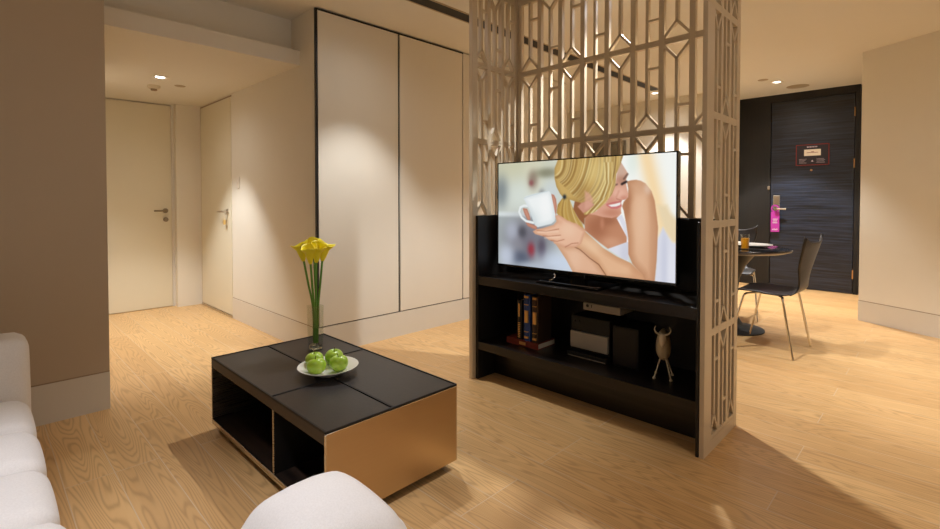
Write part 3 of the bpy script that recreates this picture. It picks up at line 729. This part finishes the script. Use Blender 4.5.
bm = new(); tube(bm, [(-0.086, -0.082, -0.062), (-0.086, -0.079, -0.062)], 0.009, 14); box(bm, -0.062, -0.058, -0.082, -0.079, -0.07, -0.054); obj('sockets', bm, M['plastic'], hb)
st = thing('stereo', 'black compact stereo with silver front drawer on the lower cabinet shelf', 'stereo', (-1.455, 2.55, ZS))
bm = new(); box(bm, -0.125, 0.125, -0.085, 0.12, 0.03, 0.235, 0.006); box(bm, -0.13, 0.13, -0.125, 0.12, 0.0, 0.03, 0.004); obj('body', bm, M['plastic'], st)
bm = new(); box(bm, -0.12, 0.12, -0.10, -0.08, 0.05, 0.145, 0.003); obj('silver_front', bm, M['silverplastic'], st)
bm = new(); box(bm, -0.12, 0.12, -0.128, -0.122, 0.006, 0.010); obj('silver_edge', bm, M['silverplastic'], st)
bm = new(); tube(bm, [(-0.10, -0.09, 0.2), (-0.10, -0.082, 0.2)], 0.008, 10); tube(bm, [(-0.07, -0.09, 0.2), (-0.07, -0.082, 0.2)], 0.008, 10); obj('knobs', bm, M['plastic'], st)
sp = thing('speaker', 'black box speaker right beside the stereo on the lower cabinet shelf', 'speaker', (-1.235, 2.55, ZS))
bm = new(); box(bm, -0.075, 0.075, -0.09, 0.11, 0, 0.22, 0.005); obj('cabinet_box', bm, M['plastic'], sp)
bm = new(); box(bm, -0.068, 0.068, -0.094, -0.089, 0.008, 0.212, 0.002); obj('front_cloth', bm, M['bookblack'], sp)

bl = thing('bull_figurine', 'small metal bull figurine with curved horns standing on the cabinet shelf', 'figurine', (-1.028, 2.465, ZS), math.radians(18))
bm = new(); bmesh.ops.create_uvsphere(bm, u_segments=24, v_segments=16, radius=1)
for v in bm.verts:
    z = v.co.z
    v.co = Vector((v.co.x * (0.036 - 0.006 * z), v.co.y * (0.05 + 0.012 * z), z * 0.082 + 0.17))
obj('body', bm, M['bull'], bl, smooth=True, angle=180)
bm = new(); bmesh.ops.create_uvsphere(bm, u_segments=18, v_segments=12, radius=1)
for v in bm.verts:
    z = v.co.z; v.co = Vector((v.co.x * (0.018 + 0.006 * z), v.co.y * 0.016 - 0.056, z * 0.038 + 0.205))
hd = obj('head', bm, M['bullhead'], bl, smooth=True, angle=180)
for sgn in (-1, 1):
    bm = new(); tube(bm, smoothpath([(sgn * 0.008, -0.055, 0.232), (sgn * 0.028, -0.058, 0.240), (sgn * 0.038, -0.06, 0.258), (sgn * 0.032, -0.062, 0.276)], 6), [0.0055 * (1 - 0.6 * i / 18) for i in range(19)], 8)
    obj('horn', bm, M['bullhead'], hd, smooth=True)
for sx in (-1, 1):
    for sy in (-1, 1):
        bm = new(); tube(bm, [(sx * 0.014, sy * 0.02, 0.10), (sx * 0.040, sy * 0.046, 0.006)], 0.0036, 8); lathe(bm, [(0, 0), (0.007, 0.001), (0.008, 0.005), (0.005, 0.011), (0, 0.012)], 12, (sx * 0.040, sy * 0.046, 0))
        obj('leg', bm, M['bullhead'], bl, smooth=True)

# ------------------------------------------------------------------ coffee table
TX0, TX1, TY0, TY1, TZ0, TZ1 = -2.622, -1.490, 0.820, 1.438, 0.036, 0.367
tb = thing('coffee_table', 'low black coffee table with brushed bronze end panel and open shelf side', 'coffee table', ((TX0 + TX1) / 2, (TY0 + TY1) / 2, 0))
TCX, TCY = (TX0 + TX1) / 2, (TY0 + TY1) / 2
def T(name, m, *bs, bev=0.0012):
    bm = new()
    for b_ in bs: box(bm, b_[0] - TCX, b_[1] - TCX, b_[2] - TCY, b_[3] - TCY, b_[4], b_[5], bev)
    return obj(name, bm, M[m], tb)
T('top', 'tablewood', (TX0 + 0.004, TX1 - 0.008, TY0, TY1, TZ1 - 0.05, TZ1 - 0.008))
rim = []
T('rim', 'tabledark', (TX0, TX1 - 0.0, TY0, TY0 + 0.006, TZ1 - 0.009, TZ1), (TX0, TX1, TY1 - 0.006, TY1, TZ1 - 0.009, TZ1), (TX0, TX0 + 0.006, TY0 + 0.006, TY1 - 0.006, TZ1 - 0.009, TZ1), (TX1 - 0.006, TX1, TY0 + 0.006, TY1 - 0.006, TZ1 - 0.009, TZ1))
ym = 1.105
for x0, x1, y0, y1 in ((TX0 + 0.008, -1.936, TY0 + 0.008, ym - 0.006), (-1.924, TX1 - 0.008, TY0 + 0.008, ym - 0.006), (TX0 + 0.008, -2.206, ym + 0.006, TY1 - 0.008), (-2.194, TX1 - 0.008, ym + 0.006, TY1 - 0.008)):
    T('leather_inlay', 'leather', (x0, x1, y0, y1, TZ1 - 0.009, TZ1 - 0.003), bev=0.002)
T('divider_strip', 'tabledark', (TX0 + 0.006, TX1 - 0.006, ym - 0.004, ym + 0.003, TZ1 - 0.009, TZ1), (-1.933, -1.927, TY0 + 0.006, ym - 0.005, TZ1 - 0.009, TZ1), (-2.203, -2.197, ym + 0.005, TY1 - 0.006, TZ1 - 0.009, TZ1))
T('end_panel', 'copper', (TX1 - 0.008, TX1, TY0, TY1, TZ0, TZ1 - 0.009))['label'] = 'brushed bronze end panel'
T('panel_edge', 'chrome', (TX1 - 0.007, TX1 + 0.0008, TY0, TY1, TZ1 - 0.0125, TZ1 - 0.009), (TX1 - 0.007, TX1 + 0.0008, TY0 - 0.001, TY0 + 0.003, TZ0, TZ1 - 0.0125))['label'] = 'bright chrome edge of the bronze end panel'
T('end_panel', 'steel', (TX0, TX0 + 0.008, TY0, TY1, TZ0, TZ1 - 0.009))
T('bottom_shelf', 'tablewood', (TX0 + 0.008, TX1 - 0.008, TY0 + 0.002, TY1, TZ0, TZ0 + 0.02))
T('back_panel', 'tabledark', (TX0 + 0.008, TX1 - 0.008, TY1 - 0.02, TY1 - 0.002, TZ0 + 0.02, TZ1 - 0.05))
T('shelf_divider', 'tabledark', (-1.918, -1.904, TY0 + 0.006, TY1 - 0.02, TZ0 + 0.02, TZ1 - 0.05))
T('divider_edge', 'steel', (-1.916, -1.906, TY0 + 0.002, TY0 + 0.006, TZ0 + 0.02, TZ1 - 0.05))
T('edge_strip', 'steel', (TX0 + 0.008, TX1 - 0.008, TY0 - 0.002, TY0 + 0.002, TZ0, TZ0 + 0.022))
T('plinth', 'tabledark', (TX0 + 0.03, TX1 - 0.05, TY0 + 0.025, TY1 - 0.03, 0, TZ0))
ZT = TZ1 - 0.003

# plate of apples
PX, PY = -1.995, 1.115
pt = bm = new()
lathe(bm, [(0, 0), (0.055, 0), (0.058, 0.004), (0.095, 0.018), (0.132, 0.036), (0.134, 0.039), (0.130, 0.039), (0.095, 0.0235), (0.058, 0.010), (0, 0.008)], 48)
o = tag(obj('plate', bm, M['porcelain'], None, smooth=True, angle=60), 'white porcelain plate holding green apples on the coffee table', 'plate'); o.location = (PX, PY, TZ1)
def make_apple(label):
    t_ = thing('apple', label, 'apple', group='green apples on the white plate')
    bm = new(); prof = []
    R = 0.0415
    for i in range(25):
        a = -PI / 2 + PI * i / 24
        r = R * math.cos(a) * (1 + 0.10 * math.sin(a)); z = R * 0.92 * math.sin(a)
        z -= 0.017 * math.exp(-(r / 0.013) ** 2) * (1 if a > 0 else -0.6)
        prof.append((max(r, 0), z + R * 0.9))
    prof[0] = (0, prof[0][1]); prof[-1] = (0, prof[-1][1])
    lathe(bm, prof, 32)
    for v in bm.verts:
        an = math.atan2(v.co.y, v.co.x); k_ = 1 + 0.02 * math.cos(5 * an) * (1 if v.co.z < 0.03 else .5) + 0.02 * math.cos(2 * an + .6); v.co.x *= k_; v.co.y *= k_
    obj('flesh', bm, M['apple'], t_, smooth=True, angle=180)
    bm = new(); tube(bm, smoothpath([(0, 0, 0.058), (0.001, 0, 0.072), (0.004, 0.001, 0.084)], 4), 0.0016, 6); obj('stalk', bm, M['twig'], t_, smooth=True)
    return t_
rv = Vector((0.714, 0.70, 0)); fv = Vector((-0.70, 0.714, 0))      # right / away as seen from the sofa corner
alist = [('green apple with stalk hollow showing, leftmost on the plate', -2.072, 1.092, (0.1, -0.2), 0.3),
         ('green apple at the front left of the plate, nearest the sofa', -1.983, 1.056, (-0.5, -0.35), 1.1),
         ('green apple at the back of the plate behind the others', -2.052, 1.176, (0.15, -0.15), 2.0),
         ('green apple at the right of the plate with stalk showing', -1.953, 1.148, (0.1, 0.25), 4.0)]
a0 = None
for lab, r_, f_, tilt, rz in alist:
    if a0 is None: a = a0 = make_apple(lab)
    else: a = dup(a0, (0, 0, 0), 0, lab)
    p = Vector((r_, f_, 0))
    a.location = (p.x, p.y, TZ1 + 0.011); a.rotation_euler = (tilt[0] * .4, tilt[1] * .4, rz)

# vase of lilies
VX, VY = -2.378, 1.255
vs = thing('vase', 'tall square clear glass vase of yellow lilies on the coffee table', 'vase', (VX, VY, ZT), math.radians(0))
bm = new(); VH, vw = 0.235, 0.029
def ring(w_, z): return [bm.verts.new((sx * w_, sy * w_, z)) for sx, sy in ((-1, -1), (1, -1), (1, 1), (-1, 1))]
rs = [ring(vw - 0.003, 0), ring(vw, 0.003), ring(vw + 0.003, VH), ring(vw + 0.0005, VH), ring(vw - 0.0035, 0.002)]
for A_, B_ in zip(rs, rs[1:]):
    for i in range(4): bm.faces.new([A_[i], A_[(i + 1) % 4], B_[(i + 1) % 4], B_[i]])
bm.faces.new(rs[0][::-1]); bm.faces.new(rs[-1])
obj('glass_body', bm, M['glass'], vs)
bm = new(); box(bm, -vw + 0.0045, vw - 0.0045, -vw + 0.0045, vw - 0.0045, 0.003, 0.028, 0.003); obj('thick_base', bm, M['thick'], vs)
def make_lily(label, base, neck, top, face, sc=1.0):
    root = thing('calla_lily', label, 'flower', (VX, VY, ZT), 0, 'yellow calla lilies in the glass vase')
    path = smoothpath([base, neck, ((neck[0] + top[0]) / 2 * 1.0, (neck[1] + top[1]) / 2, (neck[2] + top[2]) / 2), top], 6)
    bm = new(); tube(bm, path, 0.0058, 8); obj('stem', bm, M['stem'], root, smooth=True)
    d = Vector((face[0], face[1], 0)); ang = math.atan2(d.y, d.x)
    bm = new(); NTt, NA = 14, 28; grid = []
    for i in range(NTt + 1):
        t_ = i / NTt; row = []
        for j in range(NA):
            th = 2 * PI * j / NA; lip = (1 + math.cos(th)) / 2
            r = (0.007 + 0.027 * t_ ** 0.9 + (0.015 * lip ** 2 + 0.003) * max(0, t_ - .65) / .35) * sc
            z = (0.088 * t_ + 0.020 * t_ ** 2 * (1 - lip) - 0.010 * lip * max(0, t_ - .7) / .3 + 0.014 * lip ** 8 * t_ ** 4 + 0.004 * math.sin(3 * th) * t_ ** 3) * sc
            row.append(bm.verts.new((r * math.cos(th), r * 0.92 * math.sin(th), z)))
        grid.append(row)
    for A_, B_ in zip(grid, grid[1:]):
        for j in range(NA): bm.faces.new([A_[j], A_[(j + 1) % NA], B_[(j + 1) % NA], B_[j]])
    bm.faces.new(grid[0][::-1])
    mt_ = Matrix.Translation(Vector(top) - Vector((0, 0, 0.006))) @ Matrix.Rotation(ang, 4, 'Z') @ Matrix.Rotation(0.16, 4, 'Y')
    bm.transform(mt_)
    b_ = obj('bloom', bm, M['petal'], root, smooth=True, angle=180)
    md = b_.modifiers.new('thickness', 'SOLIDIFY'); md.thickness = 0.0016
    bm = new(); tube(bm, [(0, 0, 0.01), (0.002, 0, 0.04), (0.004, 0, 0.066)], [0.005, 0.005, 0.003], 8); bm.transform(mt_); obj('spadix', bm, M['spadix'], b_, smooth=True)
def L(r_, f_, z): p = rv * r_ + fv * f_; return (p.x, p.y, z)
H0 = 0.035
make_lily('yellow calla lily on the leftmost bowed stem in the vase', L(-.008, 0, H0), L(-.012, 0, .22), L(-.060, .0, .475), -rv - fv * .3)
make_lily('yellow calla lily with its lip pointing right, on the rightmost stem', L(.010, 0, H0), L(.014, .004, .22), L(.036, .01, .475), rv + fv * .1, 1.02)
make_lily('front yellow calla lily in the middle of the bunch facing the sofa', L(0, -.01, H0), L(-.002, -.014, .22), L(-.012, -.036, .465), -fv)
make_lily('back yellow calla lily in the middle of the bunch, half hidden', L(.0, .01, H0), L(.002, .014, .22), L(-.018, .040, .488), fv - rv * .4)
make_lily('yellow calla lily right of centre with a thick green stem', L(.006, -.006, H0), L(.006, -.008, .22), L(.012, -.016, .470), -fv * .6 + rv)

# ------------------------------------------------------------------ sofa with chaise
sf = thing('sofa', 'pale woven channelled sofa with chaise along the lower edge of the room', 'sofa', (-1.5, -0.3, 0))
SX, SY = -1.5, -0.3
def SP(name, x0, x1, y0, y1, z0, z1, r, bulge, side=0.0, cuts=18):
    bm = new(); pillow(bm, x0 - SX, x1 - SX, y0 - SY, y1 - SY, z0, z1, r, bulge, side, cuts); return obj(name, bm, M['fabric'], sf, smooth=True, angle=180)
xs = [-2.50, -2.15, -1.83, -1.51, -1.19, -0.86, -0.53]
for i, (a, b) in enumerate(zip(xs, xs[1:])):
    SP('seat_cushion', a + 0.001, b - 0.001, -0.72, 0.135 if i < 3 else 0.145, 0.10, 0.412, 0.055, 0.026, 0.008)
SP('chaise_cushion', -1.215, -0.865, 0.405, 0.725, 0.10, 0.412, 0.075, 0.058, 0.004)
SP('chaise_cushion', -0.859, -0.52, 0.405, 0.725, 0.10, 0.412, 0.075, 0.058, 0.004)
SP('chaise_cushion', -1.215, -0.865, 0.147, 0.402, 0.10, 0.398, 0.07, 0.035, 0.008)
SP('chaise_cushion', -0.859, -0.51, 0.147, 0.402, 0.10, 0.398, 0.07, 0.035, 0.008)
SP('armrest', -2.70, -2.502, -0.95, 0.14, 0.06, 0.625, 0.045, 0.012, 0.006)
SP('armrest', -0.528, -0.36, -0.95, 0.10, 0.06, 0.60, 0.045, 0.012, 0.006)
SP('backrest', -2.50, -0.53, -0.95, -0.722, 0.10, 0.78, 0.07, 0.02, 0.01)
bm = new(); box(bm, -2.66 - SX, -0.40 - SX, -0.92 - SY, 0.09 - SY, 0.035, 0.12, 0.01); box(bm, -1.17 - SX, -0.56 - SX, 0.08 - SY, 0.66 - SY, 0.035, 0.12, 0.01); obj('base_frame', bm, M['plastic'], sf)
for x, y in ((-2.62, -0.88), (-2.62, 0.04), (-0.45, -0.88), (-1.13, 0.60), (-0.60, 0.60)):
    bm = new(); tube(bm, [(x - SX, y - SY, 0), (x - SX, y - SY, 0.05)], 0.025, 12); obj('foot', bm, M['plastic'], sf)

# ------------------------------------------------------------------ dining corner
DTX, DTY = -1.375, 4.775
dt = thing('dining_table', 'round black pedestal dining table behind the screen near the entrance', 'dining table', (DTX, DTY, 0))
bm = new(); lathe(bm, [(0, 0.718), (0.42, 0.718), (0.452, 0.728), (0.452, 0.734), (0.44, 0.738), (0, 0.738)], 64); obj('tabletop', bm, M['tabletop'], dt, smooth=True, angle=30)
bm = new(); lathe(bm, [(0.40, 0.700), (0.449, 0.716), (0.456, 0.722), (0.456, 0.728), (0.40, 0.717)], 64); obj('edge_band', bm, M['tableedge'], dt, smooth=True, angle=30)
bm = new(); lathe(bm, [(0, 0.717), (0.22, 0.717), (0.17, 0.66), (0.11, 0.58), (0.06, 0.46), (0.045, 0.30), (0.05, 0.12), (0.09, 0.05), (0.22, 0.02), (0.26, 0.01), (0.26, 0), (0, 0)], 40); obj('pedestal', bm, M['plastic'], dt, smooth=True, angle=50)

bm = new(); lathe(bm, [(0, 0), (0.08, 0), (0.085, 0.004), (0.128, 0.014), (0.14, 0.019), (0.14, 0.022), (0.126, 0.018), (0.083, 0.008), (0, 0.007)], 48)
o = tag(obj('dinner_plate', bm, M['porcelain'], None, smooth=True, angle=60), 'white dinner plate nearest the chair on the round black table', 'plate'); o.location = (-1.262, 4.93, 0.738); o.scale = (1.2, 1.2, 1)
o2 = o.copy(); COL.objects.link(o2); o2['label'] = 'white dinner plate farther back on the round table, behind the juice'; o2.location = (-1.46, 5.07, 0.738); o2.scale = (.8, .8, 1)
jg = thing('juice_glass', 'tumbler of orange juice standing on the round dining table', 'glass', (-1.226, 4.60, 0.738))
bm = new(); lathe(bm, [(0, 0), (0.029, 0), (0.031, 0.004), (0.034, 0.128), (0.032, 0.128), (0.029, 0.008), (0, 0.007)], 28); obj('tumbler', bm, M['glass'], jg, smooth=True, angle=60)
bm = new(); lathe(bm, [(0, 0.0085), (0.0285, 0.0085), (0.0308, 0.095), (0, 0.095)], 28); obj('orange_juice', bm, M['juice'], jg, smooth=True, angle=60)

def make_chair(label, loc, rz):
    c = thing('dining_chair', label, 'chair', loc, rz)
    prof = [(0.235, 0.432, .165), (0.225, 0.446, .19), (0.17, 0.460, .205), (0.06, 0.462, .218), (-0.05, 0.455, .222), (-0.12, 0.452, .205), (-0.165, 0.462, .165), (-0.195, 0.495, .135), (-0.212, 0.545, .128), (-0.226, 0.60, .145), (-0.242, 0.67, .185), (-0.258, 0.74, .215), (-0.276, 0.81, .232), (-0.29, 0.868, .238)]
    P_ = smoothpath([(x, w_, z) for x, z, w_ in prof], 4)
    bm = new(); NW = 20; g = []
    n_ = len(P_)
    for i, p in enumerate(P_):
        row = []
        f = i / (n_ - 1)
        for j in range(NW + 1):
            s_ = -1 + 2 * j / NW
            x, y, z = p.x, s_ * p.y, p.z
            if f > 0.9:                                        # the top edge dips between two raised corners
                k_ = (f - 0.9) / 0.1; z += k_ * (-0.020 + 0.052 * abs(s_) ** 4)
            if f > 0.55: x += 0.028 * s_ * s_ * min(1, (f - .55) / .2)          # back wraps round the sitter
            if f < 0.45: z += 0.008 * s_ * s_
            row.append(bm.verts.new((x, y, z)))
        g.append(row)
    for A_, B_ in zip(g, g[1:]):
        for j in range(NW): bm.faces.new([A_[j], A_[j + 1], B_[j + 1], B_[j]])
    sh = obj('seat_shell', bm, M['chairshell'], c, smooth=True, angle=180)
    md = sh.modifiers.new('thickness', 'SOLIDIFY'); md.thickness = 0.011; md.offset = 1
    for sx, x1, x2, x0 in ((-1, -0.125, -0.205, -0.03), (1, 0.13, 0.235, 0.05)):
        for sy in (-1, 1):
            bm = new(); tube(bm, smoothpath([(x0, sy * 0.05, 0.437), (x1 * .9, sy * 0.17, 0.435), (x1, sy * 0.205, 0.425), (x1 + (x2 - x1) * .12, sy * 0.215, 0.385), (x2, sy * 0.245, 0.004)], 7), 0.0085, 10)
            obj('leg', bm, M['chrome'], c, smooth=True)
    bm = new(); tube(bm, [(0.01, 0, 0.428), (0.01, 0, 0.45)], 0.085, 20); obj('seat_bracket', bm, M['plastic'], c)
    return c
c1 = make_chair('black bentwood dining chair with chrome legs facing the round table', (-0.968, 4.362, 0), math.radians(177))
c2 = dup(c1, (-1.565, 5.369, 0), math.radians(-76), 'black dining chair on the far side of the round table, mostly hidden')

# picture seen through the fretwork
pc = thing('wall_picture', 'grey picture on the far cream wall, seen through the fretwork screen', 'picture', (-3.66, 6.748, 1.595))
bm = new()
for a in ((-0.27, 0.27, 0.42, 0.45), (-0.27, 0.27, -0.45, -0.42), (-0.27, -0.24, -0.42, 0.42), (0.24, 0.27, -0.42, 0.42)): box(bm, a[0], a[1], -0.025, 0, a[2], a[3], 0.002)
obj('frame', bm, M['art'], pc)
bm = new(); box(bm, -0.24, 0.24, -0.012, 0, -0.42, 0.42); obj('print', bm, M['art'], pc)

sw = thing('wall_switch', 'small pale wall switch on the spotlit wall right of the side door', 'switch', (-4.822, WY, 1.325))
bm = new(); box(bm, -0.03, 0.03, -0.010, 0, -0.055, 0.055, 0.004); obj('plate', bm, M['switch'], sw)
bm = new(); box(bm, -0.012, 0.012, -0.016, -0.008, -0.022, 0.022, 0.003); obj('rocker', bm, M['switch'], sw)

# ------------------------------------------------------------------ ceiling fittings and lights
def spot(loc, power, half=38, blend=0.35, col=(1, 0.86, 0.68), aim=None, r=0.03):
    l = bpy.data.lights.new('lamp_light', 'SPOT'); l.energy = power; l.spot_size = math.radians(half * 2); l.spot_blend = blend; l.color = col; l.shadow_soft_size = r
    o = bpy.data.objects.new('lamp_light', l); COL.objects.link(o); o.location = loc
    if aim: o.rotation_euler = (Vector(aim) - Vector(loc)).to_track_quat('-Z', 'Y').to_euler()
    return o
SPILL = 0.10
def downlight(x, y, z, label, power, half=38, blend=0.35, col=(1, 0.86, 0.68), aim=None, square=True, r=0.03):
    t_ = thing('ceiling_downlight', label, 'ceiling light', (x, y, z))
    bm = new()
    if square:
        for a in ((-0.055, 0.055, -0.055, -0.043), (-0.055, 0.055, 0.043, 0.055), (-0.055, -0.043, -0.043, 0.043), (0.043, 0.055, -0.043, 0.043)): box(bm, a[0], a[1], a[2], a[3], -0.006, 0)
    else: lathe(bm, [(0.042, 0), (0.042, -0.004), (0.055, -0.006), (0.058, -0.002), (0.058, 0)], 28)
    obj('trim_ring', bm, M['lampwhite'], t_)
    bm = new(); lathe(bm, [(0, -0.002), (0.034, -0.002), (0.034, 0.0), (0, 0.0)], 24); obj('lens', bm, M['lens'], t_)
    o = spot((0, 0, -0.012), power, half, blend, col, None, r); o.parent = t_
    if aim:
        o.rotation_euler = (Vector(aim) - Vector((x, y, z - 0.012))).to_track_quat('-Z', 'Y').to_euler()
    sp_ = spot((0, 0, -0.014), power * SPILL, 82, 1.0, col, None, 0.05); sp_.parent = t_      # stray light outside the beam
    return t_
WARM = (0.985, 1.0, 1.01)
PWR = dict(hall=122, hall_fill=60, ward=112, divider=170, dining=105, entry=270, far=125, near=122, front=10, right=175)
downlight(-4.73, 1.108, HC, 'square recessed downlight in the low hall ceiling', PWR['hall'], 40, 0.5, WARM, aim=(-4.80, 1.13, 0))
downlight(-5.05, 0.62, HC, 'added unseen fill downlight on the hidden side of the hall', PWR['hall_fill'], 45, 0.6, WARM)  # lamp added out of view to brighten the hall
downlight(-2.70, 2.04, CEIL, 'square recessed downlight above the gap between wardrobe and coffee table', PWR['ward'], 39, 0.5, WARM)
downlight(-1.40, 3.15, CEIL, 'square recessed downlight just behind the fretwork screen', PWR['divider'], 58, 0.4, WARM)
downlight(-1.64, 5.55, CEIL, 'square recessed downlight above the round dining table', PWR['dining'], 46, 0.4, WARM)
downlight(-1.472, 6.734, CEIL, 'square recessed downlight in the ceiling before the entrance door', PWR['entry'], 40, 0.25, (1, .96, .92))
downlight(-2.765, 6.30, CEIL, 'round recessed downlight at the far end of the black ceiling slot', PWR['far'], 44, 0.4, WARM, square=False)
downlight(-1.2, 0.05, CEIL, 'square recessed downlight above the sofa corner', PWR['near'], 33, 0.7, (.97, .98, 1.06))
downlight(0.15, 1.6, CEIL, 'added unseen fill downlight in front of the right side of the screen', PWR['front'], 46, 0.5, WARM)  # lamp added out of view, fill for the right wing and near floor
downlight(0.28, 4.30, CEIL, 'square recessed downlight over the open floor by the angled wall', PWR['right'], 34, 0.7, WARM)

sd = thing('smoke_detector', 'cream smoke detector hanging under the hall ceiling by the downlight', 'smoke detector', (-5.12, 1.15, HC))
bm = new(); lathe(bm, [(0, 0), (0.05, 0), (0.052, -0.012), (0.046, -0.026), (0.036, -0.030), (0, -0.030)], 28); obj('housing', bm, M['detector'], sd, smooth=True, angle=40)
bm = new(); lathe(bm, [(0.024, -0.029), (0.026, -0.042), (0.020, -0.046), (0, -0.046)], 20); obj('sensor', bm, M['groove'], sd, smooth=True, angle=40)
def disc(name, label, cat, x, y, z, r, m):
    bm = new(); lathe(bm, [(0, -0.004), (r * .9, -0.004), (r, -0.001), (r, 0), (0, 0)], 32); o = obj(name, bm, M[m], None, smooth=True, angle=40); o.location = (x, y, z); return tag(o, label, cat)
disc('sprinkler_cover', 'flat round sprinkler cover on the low hall ceiling', 'ceiling cover', -4.97, 1.32, HC + 0.0005, 0.045, 'plate')
disc('sprinkler_cover', 'small flat round sprinkler cover left of the downlight by the entrance', 'ceiling cover', -1.565, 6.508, CEIL, 0.055, 'plate')
disc('ceiling_speaker', 'flat round ceiling speaker nearest the entrance door', 'speaker', -1.343, 7.17, CEIL, 0.12, 'plate')
av = thing('air_vent', 'long black linear slot vent running along the ceiling past the screen', 'air vent', (-2.68, 3.9, CEIL))
bm = new(); box(bm, -0.055, 0.055, -2.15, 2.22, -0.003, -0.0005); obj('slot', bm, M['black'], av)
bm = new()
for a in ((-0.068, -0.055), (0.055, 0.068)): box(bm, a[0], a[1], -2.16, 2.23, -0.005, 0)
for a in ((-2.16, -2.15), (2.22, 2.23)): box(bm, -0.068, 0.068, a[0], a[1], -0.005, 0)
obj('frame', bm, M['plate'], av)

# added fill light set before the made-up window in the near side wall
wl = bpy.data.lights.new('fill_light', 'AREA'); wl.shape = 'RECTANGLE'; wl.size = 2.3; wl.size_y = 1.7; wl.energy = 9; wl.color = (1.0, 0.93, 0.84)
wo = bpy.data.objects.new('fill_light', wl); COL.objects.link(wo); wo.location = (1.88, 1.5, 1.3); wo.rotation_euler = (math.radians(90), 0, math.radians(90))

# ------------------------------------------------------------------ world, camera, colour
wld = bpy.data.worlds.new('world'); S.world = wld; wld.use_nodes = True
wld.node_tree.nodes['Background'].inputs[0].default_value = (0.35, 0.40, 0.5, 1); wld.node_tree.nodes['Background'].inputs[1].default_value = 0.3
f_px, cy_px, yaw, pitch = 486.285, 211.315, 2.34664317, -0.021285
cam = bpy.data.cameras.new('camera'); co = bpy.data.objects.new('camera', cam); COL.objects.link(co)
cam.sensor_fit = 'HORIZONTAL'; cam.sensor_width = 36; cam.lens = 36 * f_px / 940
cam.shift_y = -(264.5 - cy_px) / 940; cam.clip_start = 0.02
co.location = (0, 0, 1.15); co.rotation_euler = (PI / 2 + pitch, 0, yaw - PI / 2)
S.camera = co
S.view_settings.view_transform = 'Standard'; S.view_settings.look = 'None'; S.view_settings.exposure = 0.0; S.view_settings.gamma = 1.0
S.view_settings.use_curve_mapping = False
S.cycles.max_bounces = 10; S.cycles.diffuse_bounces = 6; S.cycles.glossy_bounces = 5; S.cycles.transmission_bounces = 10; S.cycles.transparent_max_bounces = 24
S.cycles.sample_clamp_indirect = 6.0; S.cycles.caustics_refractive = False; S.cycles.caustics_reflective = False
